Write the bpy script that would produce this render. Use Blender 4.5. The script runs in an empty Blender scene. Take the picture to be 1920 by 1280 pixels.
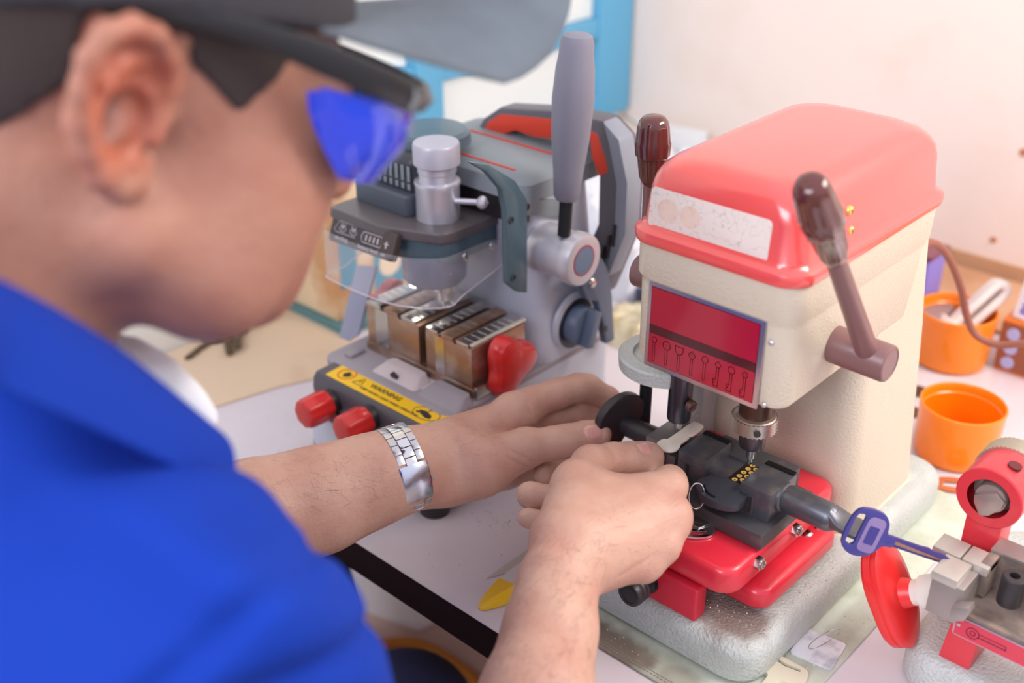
import bpy, bmesh, math, random
import numpy as np
from mathutils import Vector, Matrix, noise
random.seed(7); rng = np.random.default_rng(7)
SC = bpy.context.scene
COL = SC.collection
T = 0.75                                    # table top height; all coordinates below are metres above the table top

# ---------------------------------------------------------------- camera
H = 0.62; PITCH = math.radians(28.14); FPX = 2169.0
YAW = math.atan2(-0.673, 0.740)              # the bench frame (X along the bench, Y to the back wall) against the view
_cam = bpy.data.cameras.new('camera'); cam = bpy.data.objects.new('camera', _cam); COL.objects.link(cam)
_cam.sensor_width = 36.0; _cam.lens = FPX * 36.0 / 1920.0
_cam.clip_start = 0.02; _cam.clip_end = 50
cam.location = (0, 0, H + T)
cam.rotation_euler = (math.pi / 2 - PITCH, 0, -YAW)
_cam.dof.use_dof = True; _cam.dof.focus_distance = 0.86; _cam.dof.aperture_fstop = 3.4
SC.camera = cam
# camera axes in bench coordinates, used to read positions off known planes of the place
cR = Vector((math.cos(-YAW), math.sin(-YAW), 0))
_h = Vector((-math.sin(-YAW), math.cos(-YAW), 0))
cF = _h * math.cos(PITCH) + Vector((0, 0, -math.sin(PITCH)))
cU = _h * math.sin(PITCH) + Vector((0, 0, math.cos(PITCH)))
cC = Vector((0, 0, H))
def px(x, y, w=None, d=None, z=None, dep=None):
    r = cF + cR * ((x - 960) / FPX) + cU * ((640 - y) / FPX)
    if dep is not None: t = dep
    elif w is not None: t = w / r.x
    elif d is not None: t = d / r.y
    else: t = (z - H) / r.z
    return cC + r * t

# ---------------------------------------------------------------- world, lights, exposure
wd = bpy.data.worlds.new('world'); SC.world = wd; wd.use_nodes = True
_nt = wd.node_tree; _bg = _nt.nodes['Background']
_tc = _nt.nodes.new('ShaderNodeTexCoord'); _sx = _nt.nodes.new('ShaderNodeSeparateXYZ'); _cr = _nt.nodes.new('ShaderNodeValToRGB')
_mp = _nt.nodes.new('ShaderNodeMapRange'); _mp.inputs[1].default_value = -1; _mp.inputs[2].default_value = 1
_nt.links.new(_tc.outputs['Generated'], _sx.inputs[0]); _nt.links.new(_sx.outputs['Z'], _mp.inputs[0]); _nt.links.new(_mp.outputs[0], _cr.inputs[0]); _nt.links.new(_cr.outputs[0], _bg.inputs[0])
_e = _cr.color_ramp.elements
_e[0].position = 0.30; _e[0].color = (0.30, 0.28, 0.29, 1)
_e[1].position = 0.62; _e[1].color = (0.87, 0.85, 0.97, 1)
_bg.inputs[1].default_value = 0.92
def area(name, loc, target, size, size_y, energy, color):
    l = bpy.data.lights.new(name, 'AREA'); l.shape = 'RECTANGLE'; l.size = size; l.size_y = size_y; l.energy = energy; l.color = color
    o = bpy.data.objects.new(name, l); COL.objects.link(o); o.location = Vector(loc) + Vector((0, 0, T))
    o.rotation_euler = (Vector(target) - Vector(loc)).to_track_quat('-Z', 'Y').to_euler(); return o
area('window_daylight', (0.42, 1.16, 1.10), (-0.30, 0.80, 0.05), 0.7, 0.45, 14, (1.0, 0.95, 0.88))
area('front_fill', (-0.25, -1.30, 1.30), (-0.38, 0.6, 0.1), 1.3, 0.9, 26, (0.90, 0.92, 1.0))  # added cool fill from behind the camera, lifts machine fronts and hands
SC.view_settings.view_transform = 'Standard'; SC.view_settings.look = 'None'
SC.view_settings.gamma = 1.0; SC.view_settings.use_curve_mapping = False
SC.view_settings.exposure = 0.30

# ---------------------------------------------------------------- materials
def srgb(c):
    f = lambda v: v / 12.92 if v <= 0.04045 else ((v + 0.055) / 1.055) ** 2.4
    return tuple(f(v / 255.0) for v in c) + (1.0,)
MATS = {}
def mat(name, col, rough=0.5, metal=0.0, bump=0.0, bscale=200.0, coat=0.0, vary=None, vscale=20.0, vpow=(0.45, 0.65), alpha=None, trans=0.0, sss=0.0, ssr=(1, .35, .2), sscale=0.004, emit=0.0, bdist=0.0005, spec=None, detail=2.0, ior=None):
    if name in MATS: return MATS[name]
    m = bpy.data.materials.new(name); m.use_nodes = True; nt = m.node_tree; b = nt.nodes['Principled BSDF']
    I = b.inputs; I['Base Color'].default_value = srgb(col); I['Roughness'].default_value = rough; I['Metallic'].default_value = metal
    if coat: I['Coat Weight'].default_value = coat; I['Coat Roughness'].default_value = 0.08
    if trans: I['Transmission Weight'].default_value = trans
    if ior: I['IOR'].default_value = ior
    if spec is not None: I['Specular IOR Level'].default_value = spec
    if alpha is not None: I['Alpha'].default_value = alpha
    if sss: I['Subsurface Weight'].default_value = sss; I['Subsurface Radius'].default_value = ssr; I['Subsurface Scale'].default_value = sscale
    if emit: I['Emission Color'].default_value = srgb(col); I['Emission Strength'].default_value = emit
    tc = nt.nodes.new('ShaderNodeTexCoord')
    if bump:
        n = nt.nodes.new('ShaderNodeTexNoise'); n.inputs['Scale'].default_value = bscale; n.inputs['Detail'].default_value = detail
        nt.links.new(tc.outputs['Object'], n.inputs['Vector'])
        bp = nt.nodes.new('ShaderNodeBump'); bp.inputs['Strength'].default_value = bump; bp.inputs['Distance'].default_value = bdist
        nt.links.new(n.outputs['Fac'], bp.inputs['Height']); nt.links.new(bp.outputs[0], I['Normal'])
    if vary:
        n2 = nt.nodes.new('ShaderNodeTexNoise'); n2.inputs['Scale'].default_value = vscale; n2.inputs['Detail'].default_value = 5
        nt.links.new(tc.outputs['Object'], n2.inputs['Vector'])
        r = nt.nodes.new('ShaderNodeValToRGB'); r.color_ramp.elements[0].position = vpow[0]; r.color_ramp.elements[1].position = vpow[1]
        r.color_ramp.elements[0].color = srgb(col); r.color_ramp.elements[1].color = srgb(vary)
        nt.links.new(n2.outputs['Fac'], r.inputs[0]); nt.links.new(r.outputs[0], I['Base Color'])
    MATS[name] = m; return m

# ---------------------------------------------------------------- mesh helpers (bench coordinates)
def rrect(x0, x1, y0, y1, r, n=6):
    r = max(1e-5, min(r, (x1 - x0) / 2 - 1e-5, (y1 - y0) / 2 - 1e-5)); out = []
    for cx, cy, a in ((x1 - r, y1 - r, 0), (x0 + r, y1 - r, 90), (x0 + r, y0 + r, 180), (x1 - r, y0 + r, 270)):
        for k in range(n + 1):
            t = math.radians(a + 90.0 * k / n); out.append((cx + r * math.cos(t), cy + r * math.sin(t)))
    return out
class MB:
    def __init__(s): s.bm = bmesh.new()
    def _merge(s, b, mtx=None, mi=0):
        if mtx is not None: bmesh.ops.transform(b, matrix=mtx, verts=b.verts)
        for f in b.faces: f.material_index = mi
        me = bpy.data.meshes.new('tmp'); b.to_mesh(me); b.free(); s.bm.from_mesh(me); bpy.data.meshes.remove(me); return s
    def rings(s, rings, closed=True, cap0=True, cap1=True, mtx=None, mi=0, loop=False):
        b = bmesh.new(); R = [[b.verts.new(p) for p in r] for r in rings]; n = len(R[0])
        m = len(R)
        for i in range(m if loop else m - 1):
            A, B = R[i], R[(i + 1) % m]
            for j in range(n if closed else n - 1):
                k = (j + 1) % n
                try: b.faces.new((A[j], A[k], B[k], B[j]))
                except ValueError: pass
        if not loop:
            if cap0: b.faces.new(list(reversed(R[0])))
            if cap1: b.faces.new(R[-1])
        bmesh.ops.recalc_face_normals(b, faces=b.faces)
        return s._merge(b, mtx, mi)
    def slab(s, levels, n=6, mtx=None, mi=0):
        """levels: (z, x0, x1, y0, y1, r) rounded rectangles stacked"""
        return s.rings([[(x, y, L[0]) for x, y in rrect(*L[1:5], L[5], n)] for L in levels], mtx=mtx, mi=mi)
    def rbox(s, x0, x1, y0, y1, z0, z1, r=0.002, rt=None, rb=None, n=5, mtx=None, mi=0, k=4):
        """box with vertical edges rounded r and top/bottom edges rounded rt/rb"""
        rt = r if rt is None else rt; rb = rt if rb is None else rb; L = []
        rt = min(rt, (z1 - z0) / 2); rb = min(rb, (z1 - z0) / 2)
        for i in range(k + 1):
            a = math.pi / 2 * i / k; o = rb * (1 - math.sin(a)); L.append((z0 + rb * (1 - math.cos(a)), x0 + o, x1 - o, y0 + o, y1 - o, max(r - o, 1e-4)))
        for i in range(k + 1):
            a = math.pi / 2 * i / k; o = rt * (1 - math.cos(a)); L.append((z1 - rt * (1 - math.sin(a)), x0 + o, x1 - o, y0 + o, y1 - o, max(r - o, 1e-4)))
        return s.slab(L, n, mtx, mi)
    def box(s, x0, x1, y0, y1, z0, z1, bev=0.0, seg=2, mtx=None, mi=0):
        b = bmesh.new(); v = [b.verts.new(p) for p in ((x0, y0, z0), (x1, y0, z0), (x1, y1, z0), (x0, y1, z0), (x0, y0, z1), (x1, y0, z1), (x1, y1, z1), (x0, y1, z1))]
        for f in ((3, 2, 1, 0), (4, 5, 6, 7), (0, 1, 5, 4), (1, 2, 6, 5), (2, 3, 7, 6), (3, 0, 4, 7)): b.faces.new([v[i] for i in f])
        if bev: bmesh.ops.bevel(b, geom=b.edges[:], offset=bev, segments=seg, profile=0.6, affect='EDGES', clamp_overlap=True)
        return s._merge(b, mtx, mi)
    def lathe(s, p, axis, prof, seg=32, cap0=True, cap1=True, mi=0, lobes=None, ang0=0.0):
        """prof: (distance along axis, radius)"""
        a = Vector(axis).normalized(); q = a.to_track_quat('Z', 'Y'); u = q @ Vector((1, 0, 0)); v = q @ Vector((0, 1, 0)); p = Vector(p); R = []
        for t, r in prof:
            ring = []
            for j in range(seg):
                th = 2 * math.pi * j / seg + ang0; rr = max(r, 1e-5) * (lobes(th, t) if lobes else 1)
                ring.append(p + a * t + u * (rr * math.cos(th)) + v * (rr * math.sin(th)))
            R.append(ring)
        return s.rings(R, cap0=cap0, cap1=cap1, mi=mi)
    def cyl(s, p0, p1, r, r1=None, seg=28, bev=0.0, mi=0):
        p0 = Vector(p0); p1 = Vector(p1); L = (p1 - p0).length; r1 = r if r1 is None else r1
        if bev: prof = [(0, r - bev), (bev * .3, r - bev * .3), (bev, r), (L - bev, r1), (L - bev * .3, r1 - bev * .3), (L, r1 - bev)]
        else: prof = [(0, r), (L, r1)]
        return s.lathe(p0, p1 - p0, prof, seg, mi=mi)
    def prism(s, poly, o, u, v, th, bev=0.0, seg=2, mi=0, holes=()):
        """outline poly in the plane o + a*u + b*v, thickness th along u x v"""
        o = Vector(o); u = Vector(u).normalized(); v = Vector(v).normalized(); n = u.cross(v)
        b = bmesh.new(); 
        if holes:
            edges = []
            for loop in [poly] + list(holes):
                vs = [b.verts.new(o + u * x + v * y) for x, y in loop]
                edges += [b.edges.new((vs[i], vs[(i + 1) % len(vs)])) for i in range(len(vs))]
            bmesh.ops.triangle_fill(b, use_beauty=True, use_dissolve=False, edges=edges)
            g = bmesh.ops.extrude_face_region(b, geom=b.faces[:])
            bmesh.ops.translate(b, vec=n * th, verts=[e for e in g['geom'] if isinstance(e, bmesh.types.BMVert)])
        else:
            A = [b.verts.new(o + u * x + v * y) for x, y in poly]; B = [b.verts.new(o + u * x + v * y + n * th) for x, y in poly]; m = len(A)
            b.faces.new(list(reversed(A))); b.faces.new(B)
            for i in range(m): b.faces.new((A[i], A[(i + 1) % m], B[(i + 1) % m], B[i]))
        bmesh.ops.recalc_face_normals(b, faces=b.faces)
        if bev:
            es = [e for e in b.edges if len(e.link_faces) == 2 and e.calc_face_angle(0) > 0.6]
            bmesh.ops.bevel(b, geom=es, offset=bev, segments=seg, profile=0.6, affect='EDGES', clamp_overlap=True)
        return s._merge(b, None, mi)
    def tube(s, pts, r, seg=10, closed=False, mi=0):
        pts = [Vector(p) for p in pts]; n = len(pts); rr = r if isinstance(r, (list, tuple)) else [r] * n; R = []; up = None
        for i, p in enumerate(pts):
            t = (pts[(i + 1) % n] - pts[i - 1]) if (closed or 0 < i < n - 1) else (pts[1] - pts[0] if i == 0 else pts[-1] - pts[-2])
            t.normalize()
            if up is None: up = t.orthogonal().normalized()
            up = (up - t * up.dot(t)).normalized(); s2 = t.cross(up)
            R.append([p + up * (rr[i] * math.cos(a)) + s2 * (rr[i] * math.sin(a)) for a in [2 * math.pi * j / seg for j in range(seg)]])
        return s.rings(R, mi=mi, loop=closed)
    def ribbon(s, sections, mi=0):
        return s.rings(sections, mi=mi)
    def build(s, name, m, parent=None, angle=35, kind=None, label=None):
        me = bpy.data.meshes.new(name); s.bm.normal_update(); s.bm.to_mesh(me); s.bm.free()
        return mk(name, me, m, parent, angle, kind, label)
def origin_of(o): return Vector(o['_o'])
def mk(name, me, m, parent=None, angle=35, kind=None, label=None, origin=None):
    for x in (m if isinstance(m, (list, tuple)) else [m]): me.materials.append(x)
    if len(me.polygons):
        me.polygons.foreach_set('use_smooth', [True] * len(me.polygons)); me.set_sharp_from_angle(angle=math.radians(angle))
    o = bpy.data.objects.new(name, me); COL.objects.link(o)
    top = parent
    while top is not None and top.parent is not None: top = top.parent
    base = Vector(OR[top.name]) if top is not None else Vector(origin or (0, 0, 0))
    me.transform(Matrix.Translation(-base))
    if parent is not None: o.parent = parent
    else: o.location = base + Vector((0, 0, T)); OR[o.name] = tuple(base)
    if kind: o['kind'] = kind
    if label: o['label'] = label
    return o
OR = {}
def thing(name, label, cat, at, group=None):
    o = bpy.data.objects.new(name, None); COL.objects.link(o); o.empty_display_size = 0.02
    o.location = Vector(at) + Vector((0, 0, T)); OR[o.name] = tuple(at); o['label'] = label; o['category'] = cat
    if group: o['group'] = group
    return o
def tag(o, label, cat, group=None):
    o['label'] = label; o['category'] = cat
    if group: o['group'] = group
    return o
def copy_tree(o, name=None, parent=None):
    c = o.copy(); COL.objects.link(c); c.parent = parent
    if parent is None and o.name in OR: OR[c.name] = OR[o.name]
    for ch in list(o.children): copy_tree(ch, None, c)
    return c
def smooth_path(pts, n=8, closed=False):
    pts = [Vector(p) for p in pts]; out = []; m = len(pts)
    g = lambda i: pts[i % m] if closed else pts[max(0, min(m - 1, i))]
    for i in range(m if closed else m - 1):
        a, b, c, d = g(i - 1), g(i), g(i + 1), g(i + 2)
        for k in range(n):
            t = k / n; out.append(0.5 * ((2 * b) + (c - a) * t + (2 * a - 5 * b + 4 * c - d) * t * t + (3 * b - a - 3 * c + d) * t ** 3))
    if not closed: out.append(pts[-1])
    return out
def spline2(pts, n=6, closed=True):
    return [(p.x, p.y) for p in smooth_path([(x, y, 0) for x, y in pts], n, closed)]
def text_mesh(s, o, u, v, size, name, m, parent, th=0.0001, align='LEFT', bold=0.0):
    cu = bpy.data.curves.new('t', 'FONT'); cu.body = s; cu.size = size; cu.extrude = th; cu.align_x = align; cu.align_y = 'CENTER'; cu.offset = bold; cu.resolution_u = 2
    ob = bpy.data.objects.new('t', cu); COL.objects.link(ob); dg = bpy.context.evaluated_depsgraph_get(); dg.update()
    me = bpy.data.meshes.new_from_object(ob.evaluated_get(dg)); bpy.data.objects.remove(ob); bpy.data.curves.remove(cu)
    u = Vector(u).normalized(); v = Vector(v).normalized(); n = u.cross(v); o = Vector(o)
    M = Matrix(((u.x, v.x, n.x, o.x), (u.y, v.y, n.y, o.y), (u.z, v.z, n.z, o.z), (0, 0, 0, 1))); me.transform(M)
    return mk(name, me, m, parent)
# ---------------------------------------------------------------- the room
LW, BW = -1.05, 1.40            # left wall plane (x) and back wall plane (y)
m_wall = mat('pink_plaster', (243, 226, 214), 0.9, bump=0.15, bscale=60, vary=(232, 206, 184), vscale=5, vpow=(0.5, 0.85), detail=6)
m_floor = mat('worn_floor_tiles', (186, 164, 150), 0.5, vary=(160, 138, 126), vscale=8)
m_blue = mat('sky_blue_gloss_paint', (92, 166, 202), 0.4, bump=0.1, bscale=30)
m_panel = mat('white_panel', (226, 230, 226), 0.6)
def struct(name, mb, m):
    o = mb.build(name, m); o['kind'] = 'structure'; return o
struct('wall_back', MB().box(LW - .1, 2.2, BW, BW + .1, -T, 1.8), m_wall)
struct('wall_left', MB().box(LW - .1, LW, -0.6, BW, -T, 1.8), mat('white_plaster', (228, 226, 216), 0.85, bump=0.1, bscale=50))
struct('floor', MB().box(LW - .1, 2.2, -1.4, BW + .1, -T - .05, -T), m_floor)
struct('trim_1', MB().rbox(LW, 2.2, BW - .004, BW, -T, .022, .001), mat('brown_wall_stripe', (196, 150, 112), 0.7, vary=(176, 130, 96), vscale=12))
# blue timber frame with white panels on the left wall
w = thing('window_1', 'blue painted timber window frame with white panels', 'window', (LW, 1.0, .1)); w['kind'] = 'structure'
del w['category']
Y0 = 0.36
def ry(x, y): p = px(x, y, w=LW + .02); return p.y, p.z
post_r = BW - .004
z_bot0, z_bot1 = ry(1140, 205)[1] - .05, ry(1115, 182)[1]
z_mid0, z_mid1 = ry(1118, 72)[1], ry(1118, 36)[1]
zt = z_mid1 + .32
py1 = ry(1120, 120)[0]; py0a, py0b = ry(778, 180)[0], ry(829, 180)[0]
zb = z_bot1 - .036
fr = MB()
fr.box(LW, LW + .022, py1, post_r, zb, zt, .003)
fr.box(LW, LW + .024, py0a, py0b, zb, zt, .003)
fr.box(LW, LW + .022, Y0, Y0 + .06, zb, zt, .003)
for a, b in ((py0b, py1), (Y0 + .06, py0a)):
    fr.box(LW, LW + .02, a - .002, b + .002, zb, z_bot1, .003); fr.box(LW, LW + .02, a - .002, b + .002, z_mid0, z_mid1, .003); fr.box(LW, LW + .02, a - .002, b + .002, zt - .06, zt, .003)
fr.build('window_frame', m_blue, w)
for a, b in ((py0b, py1), (Y0 + .06, py0a)):
    for z0, z1 in ((z_bot1, z_mid0), (z_mid1, zt - .06)):
        MB().box(LW + .001, LW + .008, a + .001, b - .001, z0 + .001, z1 - .001).build('window_panel', m_panel, w)
# nail holes and stains on the back wall
for k, (x, y, r) in enumerate(((1862, 450, .004), (1919, 286, .005))):
    p = px(x, y, d=BW - .001); o = MB().lathe((p.x, BW - .0015, p.z), (0, 1, 0), [(0, r * .4), (.0003, r), (.0015, r)], 16).build('wall_plug', mat('rust_brown', (190, 120, 80), 0.8))
    tag(o, 'small brown wall plug in the pink wall ' + ('above the orange cups' if k == 0 else 'at the right edge of the picture'), 'wall plug')
    o.location.y -= 0.0

# ---------------------------------------------------------------- the bench
TF = 0.497; TR = 1.30
m_lam = mat('white_laminate', (222, 212, 216), 0.32, bump=0.03, bscale=40, vary=(206, 192, 196), vscale=7, vpow=(.45, .8))
m_edge = mat('dark_brown_edge', (30, 12, 17), 0.7, spec=.12)
t = thing('workbench', 'white laminate workbench with a dark brown front edge', 'workbench', (-.35, .95, -.02))
MB().box(LW + .002, .75, TF, BW - .005, -.003, 0, .0004).build('worktop', m_lam, t)
MB().box(LW + .002, .75, TF, BW - .005, -.030, -.0032, .001).build('worktop_board', mat('chipboard', (170, 140, 110), 0.8), t)
MB().box(LW + .002, .75, TF - .0018, TF, -.031, 0, .0004).build('edge_band', m_edge, t)
MB().box(LW + .003, LW + .02, TF + .02, BW - .01, -T, -.0305, .001).build('shade_panel', mat('underbench_shade', (40, 32, 34), .6), t)  # added dark panel, puts the shade under the bench into colour
for x in (LW + .06, .68):
    for y in (TF + .35, BW - .06):
        MB().box(x - .02, x + .02, y - .02, y + .02, -T, -.0305, .002).build('leg', mat('bench_leg_steel', (60, 58, 60), 0.5, metal=.6), t)
# ---------------------------------------------------------------- vertical key cutting machine (cream body, red lid)
m_ham = mat('grey_hammertone', (198, 204, 200), 0.38, bump=0.8, bscale=380, bdist=0.0018, vary=(178, 182, 176), vscale=14)
m_cream = mat('cream_hammertone', (214, 203, 182), 0.42, bump=0.45, bscale=480, bdist=0.0011)
m_lid = mat('salmon_red_gloss', (234, 82, 78), 0.3, coat=1.0); m_lid.node_tree.nodes['Principled BSDF'].inputs['Coat IOR'].default_value = 1.62; m_lid.node_tree.nodes['Principled BSDF'].inputs['Coat Roughness'].default_value = .18
m_red = mat('crimson_paint', (214, 42, 60), 0.32, coat=0.3, bump=0.06, bscale=500, bdist=.0004)
m_red2 = mat('crimson_paint_flat', (205, 36, 58), 0.45)
m_dk = mat('blackened_steel', (100, 101, 108), 0.36, metal=0.7, bump=0.12, bscale=160, vary=(128, 124, 124), vscale=60, vpow=(.5, .75))
m_dk2 = mat('dark_cast_steel', (82, 80, 84), 0.45, metal=0.5, vary=(112, 102, 96), vscale=70, vpow=(.55, .75))
m_blk = mat('black_plastic', (44, 40, 42), 0.42)
m_steel = mat('bright_steel', (196, 194, 192), 0.22, metal=1.0)
m_chrome = mat('chrome', (225, 225, 228), 0.12, metal=1.0)
m_brown = mat('brown_bakelite', (92, 44, 40), 0.14, coat=0.6)
m_brownp = mat('brown_painted_steel', (128, 92, 90), 0.38, coat=.1)
m_brass = mat('brass', (246, 204, 112), 0.3, metal=.45)
def dirt_mask(m, terms, dark):
    """mixes a dirt colour into material m around given bench positions (centre, radii)"""
    nt = m.node_tree; b = nt.nodes['Principled BSDF']; g = nt.nodes.new('ShaderNodeNewGeometry')
    lk = b.inputs['Base Color'].links; src = lk[0].from_socket if lk else None; tot = None
    nz = nt.nodes.new('ShaderNodeTexNoise'); nz.inputs['Scale'].default_value = 55; nz.inputs['Detail'].default_value = 6; nt.links.new(g.outputs['Position'], nz.inputs['Vector'])
    for c, r, s in terms:
        mp = nt.nodes.new('ShaderNodeMapping'); mp.vector_type = 'POINT'
        mp.inputs['Location'].default_value = (-c[0] / r[0], -c[1] / r[1], -(c[2] + T) / r[2]); mp.inputs['Scale'].default_value = (1 / r[0], 1 / r[1], 1 / r[2])
        ln = nt.nodes.new('ShaderNodeVectorMath'); ln.operation = 'LENGTH'; nt.links.new(g.outputs['Position'], mp.inputs[0]); nt.links.new(mp.outputs[0], ln.inputs[0])
        ad = nt.nodes.new('ShaderNodeMath'); ad.operation = 'MULTIPLY_ADD'; nt.links.new(nz.outputs['Fac'], ad.inputs[0]); ad.inputs[1].default_value = 1.1; nt.links.new(ln.outputs['Value'], ad.inputs[2])
        mr = nt.nodes.new('ShaderNodeMapRange'); mr.interpolation_type = 'SMOOTHSTEP'; nt.links.new(ad.outputs[0], mr.inputs[0]); mr.inputs[1].default_value = 1.0; mr.inputs[2].default_value = 1.65; mr.inputs[3].default_value = s; mr.inputs[4].default_value = 0
        if tot is None: tot = mr.outputs[0]
        else:
            mx = nt.nodes.new('ShaderNodeMath'); mx.operation = 'MAXIMUM'; nt.links.new(tot, mx.inputs[0]); nt.links.new(mr.outputs[0], mx.inputs[1]); tot = mx.outputs[0]
    mix = nt.nodes.new('ShaderNodeMix'); mix.data_type = 'RGBA'; mix.inputs[7].default_value = srgb(dark)
    if src: nt.links.new(src, mix.inputs[6])
    else: mix.inputs[6].default_value = b.inputs['Base Color'].default_value
    nt.links.new(tot, mix.inputs[0]); nt.links.new(mix.outputs[2], b.inputs['Base Color'])
dirt_mask(m_ham, [((-.325, .60, .036), (.035, .03, .02), .75), ((-.34, .65, .036), (.035, .06, .02), .45)], (112, 84, 72))

K = thing('key_cutting_machine', 'cream vertical key cutting machine with a salmon red lid and crimson carriage', 'key cutting machine', (-.38, .74, .004))
XC = -.379
# base with a soft top edge
b = MB(); b.rbox(-.468, -.288, .568, .90, .004, .036, .026, .013, .003, n=8, k=6); b.build('base', m_ham, K)
for x in (-.45, -.31):
    for y in (.60, .88): MB().cyl((x, y, .0023), (x, y, .006), .009, seg=16).build('rubber_foot', m_blk, K)
# column
b = MB(); b.slab([(z, -.452 + f, -.306 - f, .735 - g, .868 - h, .02) for z, f, g, h in ((.034, -.004, .004, -.004), (.037, 0, 0, 0), (.06, .002, 0, .001), (.12, .005, 0, .006), (.19, .0075, 0, .014), (.215, .008, 0, .02), (.30, .008, 0, .04))], n=8)
b.build('column', m_cream, K)
# head
b = MB(); b.slab([(.206, -.436, -.3185, .620, .80, .012), (.2075, -.439, -.3155, .617, .80, .013), (.211, -.4402, -.3140, .6155, .81, .014), (.268, -.4405, -.3135, .6145, .82, .014), (.2725, -.4405, -.3130, .6142, .825, .014),
                    (.276, -.4425, -.3115, .6118, .826, .015), (.303, -.4430, -.3110, .6112, .828, .016)], n=8)
b.build('head', m_cream, K)
# lid
b = MB(); L = []
for z, o, rr in ((.3015, .0005, .017), (.3020, -.0022, .0195), (.3040, -.0032, .02), (.3085, -.0034, .02), (.3105, -.0028, .02), (.3118, -.0010, .019), (.3130, .0015, .017), (.3160, .0030, .0165), (.340, .0052, .0165), (.3480, .0066, .018), (.3540, .0092, .021), (.3585, .0134, .024), (.3612, .019, .027), (.3624, .027, .03)):
    L.append((z, -.4435 + o, -.3105 - o, .610 + o * 1.0, .829 - o, rr))
b.slab(L, n=10); b.build('lid', m_lid, K)
lid = K.children[-1]
def wear(cols, scale, thr):                   # printed sticker worn thin
    pass
# worn printed label on the lid front
m_lab = mat('worn_label', (228, 214, 204), 0.5)
nt = m_lab.node_tree; bb = nt.nodes['Principled BSDF']; tc = nt.nodes.new('ShaderNodeTexCoord')
vo = nt.nodes.new('ShaderNodeTexNoise'); vo.inputs['Scale'].default_value = 120; vo.inputs['Detail'].default_value = 1.5; nt.links.new(tc.outputs['Object'], vo.inputs['Vector'])
rp = nt.nodes.new('ShaderNodeValToRGB'); e = rp.color_ramp.elements; e[0].position = .485; e[0].color = srgb((232, 218, 208)); e[1].position = .515; e[1].color = srgb((232, 218, 208)); x_ = e.new(.5); x_.color = srgb((205, 188, 178))
nt.links.new(vo.outputs['Fac'], rp.inputs[0]); nt.links.new(rp.outputs[0], bb.inputs['Base Color'])
yl0 = .6137; sl = .0022 / .024
def lidpt(x, z): return Vector((x, yl0 - .0006 + (z - .316) * sl, z))
uu = Vector((1, 0, 0)); vv = Vector((0, sl, 1)).normalized()
b = MB(); b.prism([(x, y) for x, y in rrect(0, .0945, 0, .0285, .0035, 4)], lidpt(-.4305, .3135) + Vector((0, .0006, 0)), uu, vv, .0009, .0002); b.build('front_label', m_lab, K, label='worn cream label with faint print')
for cx, rr in ((-.4155, .0085), (-.3975, .0082)):
    MB().prism([(rr * math.cos(a), rr * math.sin(a) * .95) for a in [i * math.pi / 16 for i in range(32)]], lidpt(cx, .328) - Vector((0, .0001, 0)), uu, vv, .0003).build('faded_emblem', mat('faded_orange', (232, 206, 190), .6, vary=(226, 194, 176), vscale=200), K.children[-1] if False else lab0 if 'lab0' in globals() else K)
# control plate
b = MB(); P0 = Vector((-.4265, .6135, .2055))
b.prism(rrect(0, .0955, 0, .0672, .001, 2), P0, (1, 0, 0), (0, 0, 1), .0010, .0003); plate = b.build('name_plate', mat('mirror_aluminium', (196, 186, 196), 0.25, metal=.9, bump=.05, bscale=90), K)
YP = .6125
m_crim = mat('crimson_print', (168, 14, 48), 0.22, coat=.6); m_bandp = mat('dark_brown_print', (74, 14, 24), 0.25, coat=.5); m_ink = mat('key_line_print', (78, 8, 26), 0.3)
MB().box(-.4232, -.3348, YP - .0003, YP + .0004, .2092, .2700).build('plate_border', m_ink, plate)
MB().box(-.4228, -.3352, YP - .0005, YP - .0002, .2096, .2696).build('crimson_panel', m_crim, plate)
MB().box(-.4228, -.3352, YP - .0007, YP - .0004, .2335, .2405).build('dark_stripe', m_bandp, plate)
def outline(b, pts, th, y, closed=True):
    n = len(pts)
    for i in range(n if closed else n - 1):
        a = Vector((pts[i][0], 0, pts[i][1])); c = Vector((pts[(i + 1) % n][0], 0, pts[(i + 1) % n][1])); d = (c - a)
        if d.length < 1e-7: continue
        q = Vector((-d.z, 0, d.x)).normalized() * th / 2; d2 = d.normalized() * th * .4
        b.rings([[a - q - d2 + Vector((0, y, 0)), a + q - d2 + Vector((0, y, 0)), a + q - d2 + Vector((0, y - .0002, 0)), a - q - d2 + Vector((0, y - .0002, 0))],
                 [c - q + d2 + Vector((0, y, 0)), c + q + d2 + Vector((0, y, 0)), c + q + d2 + Vector((0, y - .0002, 0)), c - q + d2 + Vector((0, y - .0002, 0))]])
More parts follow.
